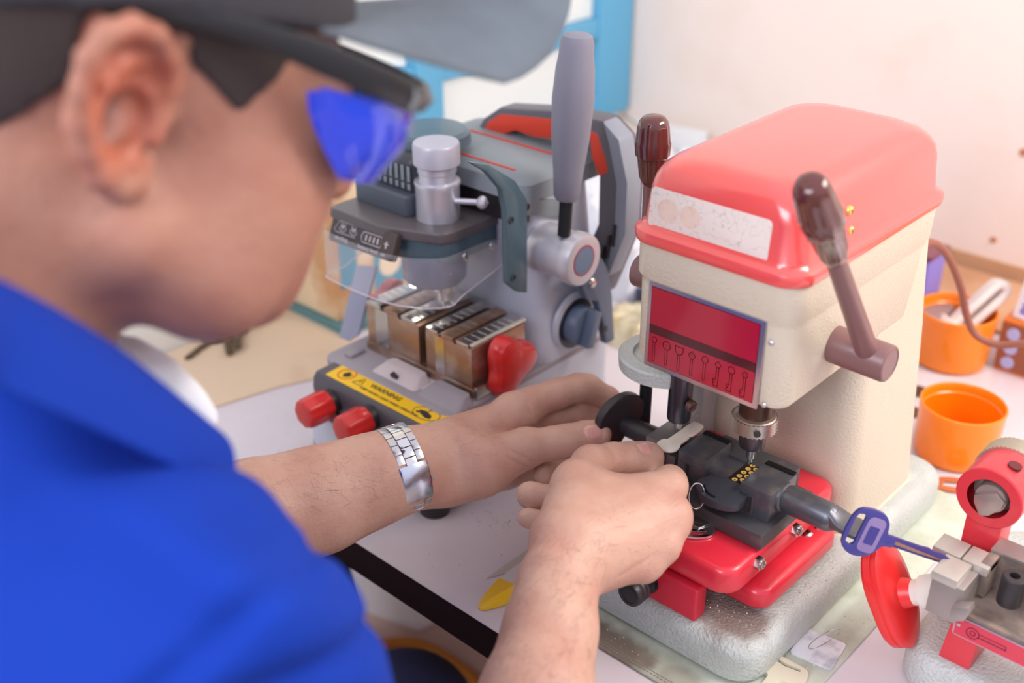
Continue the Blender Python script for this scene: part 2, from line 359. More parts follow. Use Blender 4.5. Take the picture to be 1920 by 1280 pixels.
for i in range(8):
    cx = -.4182 + i * .01085; zt_ = .2310; b = MB(); hr = (.0022, .0033, .0033, .0030, .0026, .0024, .0028, .0022)[i]; z0 = .2115
    if i in (0, 1, 4, 6, 7): head = [(cx + hr * math.cos(a), zt_ - hr + hr * math.sin(a)) for a in [math.radians(-70 + k * 320 / 12 + 0) for k in range(0, 13)]]
    elif i == 2: head = [(cx - .001, zt_ - 2 * hr), (cx - hr, zt_ - hr * 1.4), (cx - hr, zt_), (cx - .001, zt_ - .0006), (cx + .001, zt_ - .0006), (cx + hr, zt_), (cx + hr, zt_ - hr * 1.4), (cx + .001, zt_ - 2 * hr)]
    else: head = [(cx - .001, zt_ - 2 * hr), (cx - hr, zt_ - hr), (cx, zt_), (cx + hr, zt_ - hr), (cx + .001, zt_ - 2 * hr)]
    outline(b, head, .0005, YP - .0003, True)
    bw = .0009
    if i in (5, 6, 7):
        sh = [(cx - bw, zt_ - 2 * hr), (cx - bw, z0 + .005), (cx - bw - .0022, z0 + .005), (cx - bw - .0022, z0 + .003), (cx - bw - .001, z0 + .003), (cx - bw - .0022, z0 + .0012), (cx - bw - .0018, z0), (cx + bw, z0), (cx + bw, zt_ - 2 * hr)]
        outline(b, sh, .0005, YP - .0003, False)
    else:
        outline(b, [(cx - bw, zt_ - 2 * hr), (cx - bw, z0 + .001), (cx, z0), (cx + bw, z0 + .001), (cx + bw, zt_ - 2 * hr)], .0004, YP - .0004, False)
    if i in (1, 3, 7): outline(b, [(cx + .001 * math.cos(a), zt_ - hr + .001 * math.sin(a)) for a in [k * math.pi / 4 for k in range(8)]], .00022, YP - .0003)
    b.build('key_drawing', m_ink, plate)
for z in (.2585, .2105): MB().lathe((-.3268, .6138, z), (0, -1, 0), [(-.001, .0016), (0, .0021), (.0008, .0018), (.0014, .0009), (.0015, 0.0001)], 16).build('rivet', mat('rivet_aluminium', (215, 212, 215), 0.3, metal=.8), K)
# two brass screws on the lid side
def screw(p, axis, r, m, parent, name='screw', cross=True, h=.0016):
    b = MB(); p = Vector(p); a = Vector(axis).normalized()
    b.lathe(p, a, [(-.001, r), (h * .35, r), (h * .8, r * .8), (h, r * .45), (h * 1.02, .00001)], 20)
    s_ = b.build(name, m, parent)
    if cross:
        u = a.orthogonal().normalized(); v = a.cross(u); c = MB()
        for q, q2 in ((u, v), (v, u)):
            o = p + a * (h * .92); c.rings([[o - q * r * .6 - q2 * r * .12, o - q * r * .6 + q2 * r * .12, o + q * r * .6 + q2 * r * .12, o + q * r * .6 - q2 * r * .12], [x + a * .00025 for x in (o - q * r * .6 - q2 * r * .12, o - q * r * .6 + q2 * r * .12, o + q * r * .6 + q2 * r * .12, o + q * r * .6 - q2 * r * .12)]])
        c.build('screw_slot', m_ink, s_)
    return s_
for z in (.3365, .3210): screw((-.3150, .6768 + (.3365 - z) * .3, z), (1, 0, -.1), .0034, m_brass, K, h=.0022)

# levers: hub, rod and ribbed grip
def ribgrip(b, p, ax, L, r):
    lob = lambda th, t: 1 + (.10 * (abs(math.cos(th * 5)) - .6) * (1 if .1 < t / L < .86 else 0))
    prof = [(0, r * .52), (L * .02, r * .60), (L * .12, r * .74), (L * .40, r * .86), (L * .43, r * .98), (L * .60, r * 1.03), (L * .64, r * .98), (L * .84, r * .90), (L * .92, r * .84), (L * .97, r * .68), (L * .995, r * .42), (L, r * .1)]
    b.lathe(p, ax, prof, 48, lobes=lob)
A = px(1566, 645, w=-.313); HB = Vector((-.3135, A.y, A.z)); HE = Vector((-.2705, A.y - .0006, A.z - .0005))
b = MB(); b.lathe(HB, HE - HB, [(-.004, .0135), (.04, .0135), (.0418, .0128), (.0424, .0118), (.0424, .0112), (.0420, .0110), (.0420, .0002)], 40); hub = b.build('lever_hub', m_brownp, K)
R0 = HB.lerp(HE, .62); R0 = Vector((-.287, R0.y, R0.z)); R1 = px(1552, 500, w=-.287); R2 = px(1516, 338, w=-.287)
ax = (R2 - R0).normalized()
b = MB(); b.lathe(R0, ax, [(-.004, .0082), ((R1 - R0).length * .5, .0071), ((R1 - R0).length + .004, .0062)], 28); b.build('lever_rod', m_brownp, K)
b = MB(); ribgrip(b, R0 + ax * ((R1 - R0).length - .004), ax, (R2 - R0).length - (R1 - R0).length + .004, .0128); b.build('lever_grip', m_brown, K)
# left lever, standing upright behind the lid
Lt = px(1226, 216, w=-.478); Lb = px(1222, 345, w=-.478); ax = (Lt - Lb).normalized()
HL = Lb - ax * .075
b = MB(); b.cyl(Vector((-.4385, HL.y, HL.z)), Vector((-.488, HL.y, HL.z)), .0135, bev=.001); b.build('lever_hub', m_brownp, K)
b = MB(); b.cyl(HL, Lb + ax * .004, .0078, .0062); b.build('lever_rod', m_brownp, K)
b = MB(); ribgrip(b, Lb, ax, (Lt - Lb).length, .0128); b.build('lever_grip', m_brown, K)
# grey stop plate with its black guide rod, on the left of the column
c = px(1248, 668, z=.178); b = MB(); b.lathe((c.x, c.y, .168), (0, 0, 1), [(0, .034), (.0015, .0365), (.012, .0375), (.0135, .036), (.0135, .026), (.010, .0255), (.010, .0001)], 56); b.build('stop_plate', m_ham, K)
q = px(1213, 745, d=c.y - .002); MB().cyl((q.x, c.y - .004, .034), (q.x, c.y - .004, .169), .0052).build('guide_rod', mat('black_rod', (40, 42, 46), .35, metal=.4), K)
b = MB(); b.box(-.452, -.436, .715, .745, .036, .20, .004); b.build('column_rib', m_ham, K)

# tracer holder with side screw
tx, ty = -.420, .655
b = MB(); b.lathe((tx, ty, .2055), (0, 0, -1), [(0, .0175), (.0015, .017), (.0035, .0125), (.004, .0094), (.0620, .0094), (.0640, .0088), (.0646, .0075), (.0646, .0001)], 36); hl = b.build('tracer_holder', mat('blued_steel', (98, 98, 108), .28, metal=.9, bump=.05, bscale=200), K)
b = MB(); b.lathe((tx, ty, .1420), (0, 0, -1), [(0, .0034), (.006, .0034), (.009, .0028), (.0105, .0012), (.0108, .0004)], 24); b.build('tracer_pin', m_steel, K)
sp = Vector((tx + .0088, ty - .002, .1590)); b = MB(); b.lathe(sp, (1, -.15, 0), [(0, .0028), (.0012, .0048), (.0042, .0048), (.0052, .0040), (.0054, .0001)], 24); b.box(-.0006, .0006, -.0046, .0046, -.0004, .0006, mtx=Matrix.Translation(sp + Vector((.0054, -.0008, 0))) @ Matrix.Rotation(math.radians(20), 4, 'X') @ Matrix.Rotation(math.radians(90), 4, 'Y'))
b.build('clamp_screw', mat('rusty_steel', (110, 84, 78), .5, metal=.7), K)
# cutter chuck: knurled collar, sleeve, cutter
cx, cy = -.3545, .655
m_kn = mat('knurled_steel', (204, 197, 188), 0.36, metal=1.0)
nt = m_kn.node_tree; bb = nt.nodes['Principled BSDF']; tc = nt.nodes.new('ShaderNodeTexCoord'); sx = nt.nodes.new('ShaderNodeSeparateXYZ'); nt.links.new(tc.outputs['Object'], sx.inputs[0])
b = MB(); b.lathe((cx, cy, .2055), (0, 0, -1), [(0, .0125), (.034, .0125)], 32); b.build('spindle_nose', mat('oily_steel', (84, 64, 56), .3, metal=.8), K)
b = MB()
def knurl(b, c, z0, z1, r, n, rows, h):
    """diamond knurled band"""
    vs = []; R = []
    for i in range(rows * 2 + 1):
        z = z0 + (z1 - z0) * i / (rows * 2)
        R.append([(c[0] + (r + (h if (j + i) % 2 else -h)) * math.cos(2 * math.pi * j / n), c[1] + (r + (h if (j + i) % 2 else -h)) * math.sin(2 * math.pi * j / n), z) for j in range(n)])
    b.rings(R, cap0=True, cap1=True)
knurl(b, (cx, cy), .1615, .1722, .0166, 64, 4, .0008)
b.lathe((cx, cy, .1615), (0, 0, -1), [(-.0002, .0160), (.0008, .0150), (.0008, .0002)], 40); b.lathe((cx, cy, .1722), (0, 0, 1), [(-.0002, .0160), (.0008, .0148), (.0018, .0125), (.0018, .0002)], 40)
kc = b.build('knurled_collar', m_kn, K, angle=15)
a = math.radians(-52); MB().cyl((cx + .0158 * math.cos(a), cy + .0158 * math.sin(a), .1665), (cx + .0180 * math.cos(a), cy + .0180 * math.sin(a), .1665), .0026, seg=18).build('tommy_hole', m_blk, kc)
b = MB(); b.lathe((cx, cy, .1605), (0, 0, -1), [(0, .0098), (.0130, .0098), (.0150, .0092), (.0153, .008), (.0153, .0001)], 36); b.build('chuck_sleeve', mat('warm_dark_steel', (96, 88, 92), .3, metal=.85), K)
b = MB(); b.lathe((cx, cy, .1455), (0, 0, -1), [(0, .0035), (.0100, .0035), (.0104, .0021), (.0158, .0020), (.0162, .0014), (.0162, .0001)], 24); b.build('cutter', m_steel, K)

# carriage: two red slabs, front block with knob
b = MB(); b.rbox(-.455, -.3035, .607, .722, .043, .060, .014, .006, .003, n=6); b.build('lower_slide', m_red, K)
b = MB(); b.rbox(-.452, -.3165, .578, .735, .067, .089, .016, .006, .003, n=6); b.build('upper_slide', m_red, K)
b = MB(); b.box(-.42, -.335, .62, .72, .0595, .0675, .001); b.build('slide_way', m_dk2, K)
b = MB(); b.box(-.430, -.3400, .573, .587, .0362, .0655, .0022, 3); b.build('front_block', m_red2, K)
for y in (.613, .666): 
    b = MB(); b.lathe((-.3172, y, .0815), (1, 0, 0), [(0, .0052), (.0045, .0052)], 6); b.lathe((-.3130, y, .0815), (1, 0, 0), [(0, .0034), (.0022, .0034), (.0026, .0028), (.0026, .0018), (.0012, .0016), (.0012, .0001)], 18); b.build('lock_nut', m_steel, K)
screw((px(1513, 1000, z=.06).x, px(1513, 1000, z=.06).y, .0598), (0, 0, 1), .0046, m_steel, K, h=.0022)
screw((-.3165, .707, .0598), (0, 0, 1), .0030, m_steel, K, h=.0016)
kq = px(1178, 1116, d=.5497); kp = Vector((kq.x, .5728, kq.z)); b = MB(); b.lathe(kp, (0, -1, 0), [(0, .0085), (.002, .0085), (.003, .006), (.0075, .006), (.008, .0095), (.0105, .0105), (.0115, .0100), (.0125, .0105), (.0150, .0105), (.0160, .0100), (.0170, .0105), (.0200, .0105), (.0225, .0098), (.0233, .0085), (.0233, .0070), (.0228, .0068), (.0228, .0001)], 36)
b.build('slide_knob', m_blk, K)
MB().cyl(kp + Vector((0, .001, 0)), kp + Vector((0, -.0012, 0)), .0105, seg=24).build('knob_washer', mat('oil_black', (30, 34, 38), .3), K)

# vise
b = MB(); b.box(-.412, -.3165, .6155, .690, .090, .103, .0012); b.box(-.408, -.336, .630, .680, .0885, .0905); b.box(-.398, -.330, .668, .690, .102, .120, .001); b.build('vise_base', m_dk2, K)
def jaw(x0, x1, y0, y1, z1, parent, slot=True):
    b = MB(); b.box(x0, x1, y0, y1, .1025, z1, .0015); 
    o = b.build('jaw_block', m_dk, parent)
    # top cover lip folded over the back edge
    b = MB(); pr = [(y1 - .0045, z1 + .0008), (y1 + .0006, z1 + .0008), (y1 + .0012, z1), (y1 + .0012, z1 - .008), (y1 + .0002, z1 - .008), (y1 + .0002, z1 - .0006), (y1 - .0045, z1 - .0006)]
    b.prism([(p[0], p[1]) for p in pr], (x0 + .001, 0, 0), (0, 1, 0), (0, 0, 1), (x1 - x0) - .002); b.build('cover_clip', mat('black_spring_steel', (34, 32, 34), .35, metal=.6), o)
    if slot:
        b = MB(); b.box(x0 + .0088, x0 + .0115, y0 - .0008, y0 + .0002, z1 - .022, z1 - .0085); b.build('slot', m_blk, o)
        b = MB(); b.prism(rrect(0, .0068, 0, .016, .001, 2), (x0 + .0068, y0 + .0001, z1 - .0238), (1, 0, 0), (0, 0, 1), .0006, .0002); b.build('slot_rim', m_dk2, o)
    return o
jR = jaw(-.3478, -.3215, .6315, .669, .1280, K)
jL = jaw(-.4045, -.3795, .6335, .670, .1300, K)
# low front jaw of the right clamp and the tall one of the left clamp
b = MB(); b.box(-.3830, -.3640, .640, .672, .1025, .1180, .001); b.build('jaw_step', m_dk, K)
b = MB(); b.box(-.3640, -.3490, .6385, .672, .1025, .1165, .0008); b.build('key_bed', m_dk2, K)
b = MB(); b.box(-.434, -.418, .632, .672, .1095, .1305, .001); b.box(-.434, -.4080, .636, .672, .1025, .1200, .001); b.build('left_outer_jaw', mat('worn_steel', (136, 130, 128), .4, metal=.7), K)
b = MB(); b.lathe((-.3950, .6634, .1300), (0, 0, 1), [(-.002, .0021), (.0004, .0021), (.0005, .0016), (-.0009, .0015)], 18); b.build('jaw_screw', m_dk2, jL)
b = MB(); b.lathe((-.3870, .6560, .1150), (1, 0, 0), [(0, .0036), (.0009, .0036), (.0009, .0001)], 24); b.build('jaw_pin', m_dk2, jL)
# right clamp handle: round bar, flattened tongue
b = MB(); b.lathe((-.3225, .6500, .1180), (1, 0, 0), [(0, .0115), (.003, .0115), (.004, .0100), (.006, .0108), (.038, .0108), (.0415, .0100), (.0440, .0085)], 36); hb = b.build('clamp_handle', m_dk, K)
b = MB(); R = []
for t, hh, ww in ((0, .0085, .0085), (.004, .006, .0098), (.009, .0034, .0112), (.016, .0030, .0118), (.018, .0026, .0118), (.022, .0022, .0116), (.024, .0020, .0100), (.0255, .0015, .0070)):
    R.append([(-.2815 + t, .650 + ww * math.cos(a) * (1 if abs(math.cos(a)) < .8 else .97), .1195 - t * .06 + hh * math.copysign(abs(math.sin(a)) ** .5, math.sin(a))) for a in [2 * math.pi * j / 24 for j in range(24)]])
b.rings(R); b.build('handle_tongue', m_dk, hb)
# left clamp: bar and wing
wy = .6500; w0 = px(1243, 815, d=wy); w1 = px(1172, 797, d=wy)
b = MB(); b.lathe((-.4330, wy, .1180), (-1, 0, 0), [(0, .0095), (.030, .0085), (.034, .0085)], 30); b.build('wing_bar', mat('dark_brown_black', (48, 42, 44), .4), K)
b = MB(); rb = spline2([(.0235, .004), (.020, .0145), (.010, .0215), (-.002, .0225), (-.013, .019), (-.021, .010), (-.0235, -.002), (-.022, -.0145), (-.014, -.022), (-.003, -.0215), (.004, -.015), (.010, -.010), (.019, -.006)], 5)
b.prism(rb, (-.4665, wy - .0045, .1235), Vector((.25, .93, .10)), Vector((.0, -.1, 1)), -.0085, .0022, 3); b.build('wing_handle', mat('dark_brown_black', (48, 42, 44), .4), K)

# ---- the keys in the vise
kt = thing('dimple_key', 'dimpled key with a dark round head and slot, clamped in the right vise jaws', 'key', (-.357, .64, .1165))
b = MB(); b.box(-.3636, -.3494, .638, .6745, .1166, .1195, .0004); bl = b.build('key_blade', mat('dark_nickel', (74, 70, 64), .28, metal=.9), kt)
for i, (u_, v_) in enumerate([(.1, .12), (.42, .22), (.72, .32), (.25, .34), (.60, .50), (.9, .42), (.32, .56), (.78, .72), (.1, .75), (.5, .86)]):
    x = -.3622 + .0112 * ((i * 37) % 2) + (.002 if i % 2 else -.0002) * 1; x = -.3618 + (.0034 if i % 2 == 0 else .0082); y = .6425 + .0031 * i
    MB().lathe((x, y, .1195), (0, 0, 1), [(-.0002, .0021), (.0003, .0021), (.0002, .0015), (-.0001, .0002)], 14).build('dimple', m_brass, bl)
b = MB(); b.box(-.3492, -.3478, .634, .675, .1165, .1212, .0003); b.build('bright_edge', m_steel, kt)
hc = (-.3575, .6265); pts = [(hc[0] + .0205 * math.cos(math.radians(a)), hc[1] + .0165 * math.sin(math.radians(a)) - .002) for a in range(175, 346, 9)]
hpts = [(-.3485, .6395)] + [(-.3395, .6310)] + list(reversed(pts)) + [(-.3745, .6345), (-.3660, .6395)]
hpts = [(p[0], p[1]) for p in hpts]
sl_ = [(hc[0] + .0158 * math.cos(math.radians(a)), hc[1] + .0125 * math.sin(math.radians(a)) - .0025) for a in range(195, 281, 8)] + [(hc[0] + .0132 * math.cos(math.radians(a)), hc[1] + .0098 * math.sin(math.radians(a)) - .0025) for a in range(275, 194, -8)]
b = MB(); b.prism(list(reversed(hpts)), (0, 0, .1135), (1, 0, 0), (0, 1, 0), .0065, .0006, holes=[sl_]); b.build('key_head', mat('dark_key_plastic', (50, 52, 60), .38), kt)
rg = thing('key_ring', 'small split ring through the slot of the dark round-headed key', 'key ring', (-.373, .612, .106))
rc = px(1306, 929, z=.1165); b = MB(); n1 = cR.copy(); n2 = (cU + cF * -.35).normalized()
path = [rc + (n1 * math.cos(2 * math.pi * k / 40) * .0058 + n2 * math.sin(2 * math.pi * k / 40) * .0105) + cF * (-.0012 * (k / 40.0)) for k in range(0, 78)]
b.tube(path, .00045, 8); b.build('split_ring', m_chrome, rg)
# car key held into the left clamp
ck = thing('silver_key', 'plain silver key blank pinched under the thumb in the left vise jaws', 'key', (-.415, .63, .131))
b = MB(); kp_ = [(-.4175, .6700), (-.4140, .6735), (-.4100, .6735), (-.4065, .6700), (-.4063, .6560), (-.4085, .6530), (-.4063, .6510), (-.4063, .6400), (-.4045, .6360), (-.4040, .6290), (-.4080, .6240), (-.4140, .6230), (-.4195, .6260), (-.4210, .6320), (-.4195, .6370), (-.4175, .6400)]
b.prism(list(reversed(spline2(kp_, 3))), (0, 0, .1302), (1, 0, 0), (0, 1, 0), .0019, .0004); b.build('key_body', mat('satin_nickel', (238, 226, 212), .36, metal=.15), ck)
# nickel key head lying on the red slide
tk = thing('nickel_key', 'flat silver key with a crescent opening lying on the crimson slide', 'key', (-.365, .60, .0895))
c0 = px(1300, 990, z=.092); b = MB()
hd = [(c0.x + .0165 * math.cos(a) * 1.0, c0.y + .0105 * math.sin(a)) for a in [2 * math.pi * k / 36 for k in range(36)]]
mo = Matrix.Rotation(math.radians(38), 2); cc = Vector((c0.x, c0.y)); hd = [tuple(cc + mo @ (Vector(p) - cc)) for p in hd]
hole = [(.0105 * math.cos(math.radians(a)), .0058 * math.sin(math.radians(a)) - .001) for a in range(200, 341, 14)] + [(.0095 * math.cos(math.radians(a)), .0020 * math.sin(math.radians(a)) - .0012) for a in range(340, 199, -14)]
hole = [tuple(cc + mo @ Vector((h[0], h[1]))) for h in hole]
b.prism(hd, (0, 0, .0893), (1, 0, 0), (0, 1, 0), .0022, .0006, holes=[hole]); b.build('key_head', m_chrome, tk)
u1 = px(1290, 965, z=.098); u2 = px(1341, 982, z=.094); b = MB()
q = [px(1268, 968, z=.0925), px(1310, 990, z=.0925), px(1341, 978, z=.0925), px(1322, 962, z=.0925), px(1296, 966, z=.0925), px(1278, 958, z=.0925)]
b.prism([(p.x, p.y) for p in q], (0, 0, .0916), (1, 0, 0), (0, 1, 0), .0016, .0004); b.build('key_shoulder', m_steel, tk)
# ---------------------------------------------------------------- grey portable key machine behind the left hand
g_pale = mat('pale_grey_casting', (196, 200, 214), 0.42, bump=.06, bscale=500, coat=.15)
g_taupe = mat('taupe_grey_casting', (158, 150, 156), 0.45, bump=.1, bscale=600)
g_dark = mat('slate_grey_plastic', (76, 82, 92), 0.4, bump=.05, bscale=600)
g_dark2 = mat('dark_slate_plastic', (56, 58, 66), 0.42)
g_teal = mat('teal_grey_plastic', (74, 96, 108), 0.32, coat=.2)
g_roof = mat('roof_grey', (128, 136, 142), 0.45)
g_or = mat('orange_red_rubber', (208, 62, 40), 0.5, bump=.1, bscale=400)
g_bronze = mat('bronze_tinted_steel', (168, 134, 112), 0.3, metal=.8, vary=(190, 170, 158), vscale=40)
g_brsteel = mat('polished_jaw_steel', (200, 194, 190), 0.2, metal=1)
g_kred = mat('red_knob_plastic', (214, 40, 38), 0.3, coat=.3)
g_alu = mat('satin_aluminium', (204, 202, 212), 0.32, metal=.55)
G = thing('portable_key_machine', 'grey and slate portable key machine with a carrying handle, red knobs and yellow warning strip', 'key cutting machine', (-.69, .68, 0))
# feet, base
for x, y in ((-.616, .575), (-.760, .575), (-.618, .79), (-.760, .79)):
    MB().lathe((x, y, 0), (0, 0, 1), [(0, .0135), (.012, .0155), (.014, .0155)], 24).build('rubber_foot', m_blk, G)
b = MB(); b.slab([(.0135, -.772, -.603, .560, .808, .02), (.016, -.776, -.599, .556, .812, .024), (.040, -.776, -.599, .556, .812, .024), (.052, -.774, -.600, .562, .812, .024), (.094, -.770, -.600, .592, .811, .02)], n=7); b.build('base', g_pale, G)
# sloped deck in front of the vise
b = MB(); b.rbox(-.768, -.6005, .580, .812, .090, .0995, .012, .003); b.box(-.752, -.742, .594, .612, .0994, .103, .003); b.build('deck', g_taupe, G)
b = MB(); b.box(-.664, -.652, .6, .618, .0990, .1000); b.slab([(.0995, -.712, -.655, .592, .6145, .004), (.1065, -.706, -.661, .6035, .6150, .004)]); o = b.build('cable_block', mat('light_taupe', (206, 192, 192), .45), G)
MB().cyl((-.684, .5965, .1035), (-.684, .5940, .1028), .0042, seg=20).build('socket', m_blk, o)
for x in (-.7, -.667): MB().cyl((x, .617, .0992), (x, .617, .1002), .0036, seg=18).build('deck_hole', m_blk, G)
b = MB(); b.slab([(.0993, -.652, -.6010, .590, .614, .006), (.1065, -.646, -.606, .603, .6145, .005)]); b.build('deck_wedge', g_taupe, G)
# dark front bar with the yellow strip on top
b = MB(); pr = [(.5575, .052), (.5565, .060), (.5545, .085), (.5560, .0935), (.5600, .0985), (.5880, .0985), (.5890, .094), (.5890, .056), (.5700, .050)]
b.prism(pr, (-.752, 0, 0), (0, 1, 0), (0, 0, 1), .150, .003, 3); b.build('front_bar', mat('charcoal_plastic', (86, 82, 90), .38), G)
MB().rbox(-.752, -.612, .5536, .560, .054, .068, .002).build('front_recess', g_dark2, G)
ys = mat('yellow_sticker', (246, 196, 12), 0.4)
pts = [(-.7385, .5605), (-.6030, .5605), (-.6000, .5640), (-.6020, .5870), (-.6360, .5870), (-.6420, .5815), (-.7030, .5815), (-.7080, .5870), (-.7360, .5870), (-.7400, .5830)]
b = MB(); b.prism(pts, (0, 0, .0985), (1, 0, 0), (0, 1, 0), .0004); st = b.build('warning_sticker', ys, G)
zz = .0990
text_mesh('WARNING', (-.693, .5750, zz), (1, 0, 0), (0, 1, 0), .0080, 'warning_text', m_ink2 if 'm_ink2' in globals() else mat('black_print', (30, 26, 24), .5), st, bold=.00015)
text_mesh('KEEP HANDS CLEAR WHEN OPERATING', (-.697, .5665, zz), (1, 0, 0), (0, 1, 0), .0040, 'warning_text', mat('black_print', (30, 26, 24), .5), st, bold=.00005)
def ring2(b, c, rx, ry, w_, z, n=36):
    b.rings([[(c[0] + (rx + q) * math.cos(2 * math.pi * k / n), c[1] + (ry + q) * math.sin(2 * math.pi * k / n), z + dz) for k in range(n)] for q, dz in ((-w_ / 2, 0), (-w_ / 2, .0002), (w_ / 2, .0002), (w_ / 2, 0))], cap0=False, cap1=False, loop=False)
b = MB(); ring2(b, (-.7235, .5735), .0085, .0085, .0010, zz); b.build('prohibition_sign', mat('red_print', (206, 60, 30), .5), st)
b = MB(); b.prism([(-.7255, .577), (-.722, .578), (-.7205, .574), (-.718, .576), (-.719, .571), (-.7235, .568), (-.727, .572)], (0, 0, zz), (1, 0, 0), (0, 1, 0), .0002); b.build('hand_symbol', mat('black_print', (30, 26, 24), .5), st)
b = MB(); T3 = [(-.7100, .5675), (-.6985, .5675), (-.7042, .5785)]
for i in range(3):
    a, c = Vector((*T3[i], zz)), Vector((*T3[(i + 1) % 3], zz)); b.tube([a, c], .0003, 6)
b.tube([(-.7042, .5745, zz), (-.7042, .5705, zz)], .0004, 6); b.build('warning_triangle', mat('black_print', (30, 26, 24), .5), st)
b = MB(); ring2(b, (-.6215, .5745), .0140, .0088, .0005, zz); b.build('symbol_border', mat('black_print', (30, 26, 24), .5), st)
b = MB(); b.prism([(-.6310, .5755), (-.6240, .5775), (-.6150, .5745), (-.6130, .5705), (-.6180, .5690), (-.6270, .5720), (-.6300, .5705), (-.6320, .5725), (-.6285, .5738)][::-1], (0, 0, zz), (1, 0, 0), (0, 1, 0), .0002); b.box(-.6225, -.6218, .5772, .5812, zz, zz + .0002); b.box(-.6240, -.6205, .5806, .5812, zz, zz + .0002); b.build('hand_symbol', mat('black_print', (30, 26, 24), .5), st)
# two ribbed red knobs on the front
def ribbed_knob(p, ax, L, r, name, parent, m=g_kred):
    b = MB(); lob = lambda th, t: 1 + .035 * math.cos(th * 8)
    b.lathe(p, ax, [(0, r * .9), (L * .1, r), (L * .80, r * .97), (L * .93, r * .9), (L * .98, r * .74), (L, r * .4), (L, .0001)], 64, lobes=lob)
    return b.build(name, m, parent, angle=40)
for X, Y in ((590, 768), (662, 799)):
    p = px(X, Y, d=.534); q = Vector((p.x, .5560, p.z)); b = MB(); b.cyl(q, q + Vector((0, -.010, 0)), .0115); b.build('knob_collar', m_blk, G)
    ribbed_knob(q + Vector((0, -.008, 0)), (0, -1, 0), .028, .0142, 'clamp_knob', G)
MB().cyl((-.742, .5541, .0585), (-.742, .5525, .0585), .0055, seg=20).build('front_screw', g_dark2, G)
# four-way vise
V = MB(); V.box(-.747, -.6060, .6180, .690, .0995, .1085, .001); V.build('vise_base', g_bronze, G)
MB().box(-.6062, -.6030, .6180, .690, .0995, .1120, .0008).build('vise_end_plate', g_brsteel, G)
m_slot = mat('slot_shadow_steel', (44, 40, 38), .5, metal=.3)
def vjaw(x0, x1):
    b = MB(); b.box(x0, x1, .6190, .688, .1085, .147, .0006); j = b.build('vise_jaw', g_bronze, G)
    n = 4; w_ = (x1 - x0)
    for k in range(3):
        a = x0 + w_ * (k / 3.0) + .0012; c = x0 + w_ * ((k + 1) / 3.0) - .0035
        b = MB(); b.box(a, c, .6185, .6885, .1468, .1508, .0005)
        for q in range(7): b.box(a + .002, c - .0005, .6260 + q * .0085, .6275 + q * .0085, .1507, .1513)
        b.build('jaw_top_rail', g_brsteel if k != 1 else g_bronze, j)
    b = MB(); b.box(x0 + .012, x0 + w_ * .42, .6186, .6192, .1090, .1465); b.build('jaw_face_panel', g_brsteel, j)
    b = MB(); b.box(x0 + w_ / 3 - .0025, x0 + w_ / 3 + .0005, .6188, .6882, .1460, .1475); b.box(x0 + 2 * w_ / 3 - .0025, x0 + 2 * w_ / 3 + .0005, .6188, .6882, .1460, .1475); b.build('jaw_slot', m_slot, j)
    return j
vjaw(-.745, -.6755); vjaw(-.6665, -.6100)
MB().box(-.6755, -.6665, .640, .688, .1086, .1460).build('jaw_gap_core', m_slot, G)
MB().box(-.6120, -.6085, .6192, .6880, .1500, .1518, .0005).build('jaw_scale', mat('bright_scale', (236, 236, 214), .25, metal=.5), G)
# right and left vise knobs
kc = px(918, 663, d=.655); b = MB(); b.cyl((-.6100, kc.y, kc.z), (-.595, kc.y, kc.z), .0062); b.build('vise_screw', m_steel, G)
kx = px(925, 674, d=.655).x
def lobed(p, ax, b, s1=1.0, ang=0.0):
    lob = lambda th, t: (1 + .20 * math.cos(3 * th)) if t > .0165 else 1
    b.lathe(p, ax, [(0, .0115 * s1), (.001, .0135 * s1), (.008, .0140 * s1), (.0125, .0130 * s1), (.0160, .0130 * s1), (.0185, .0205 * s1), (.0205, .0225 * s1), (.029, .0222 * s1), (.034, .0195 * s1), (.0365, .0140 * s1), (.0368, .0001)], 72, lobes=lob, ang0=ang)
b = MB(); lobed((kx - .006, kc.y, kc.z), (1, 0, 0), b, 1.16, .4); b.build('vise_knob', g_kred, G)
kl = px(706, 560, d=.672); b = MB(); lobed((-.7485, kl.y, kl.z + .004), (-1, 0, 0), b, .85, 1.2); b.build('vise_knob', g_kred, G)
MB().cyl((-.755, .640, .100), (-.755, .640, .124), .0095).build('shift_post', m_blk, G)
b = MB(); b.cyl((-.7545, .638, .124), (-.757, .646, .142), .0072, .009, bev=.002); b.build('shift_grip', g_kred, G)
# body column
b = MB(); L = []
for z, x1, y0 in ((.099, -.601, .700), (.108, -.602, .700), (.112, -.604, .702), (.150, -.610, .708), (.175, -.614, .708), (.200, -.616, .704), (.262, -.618, .700)):
    L.append((z, -.772, x1, y0, .808 - (z - .1) * .12, .018))
b.slab(L, n=8); b.build('body_column', g_pale, G)
WS = -.617
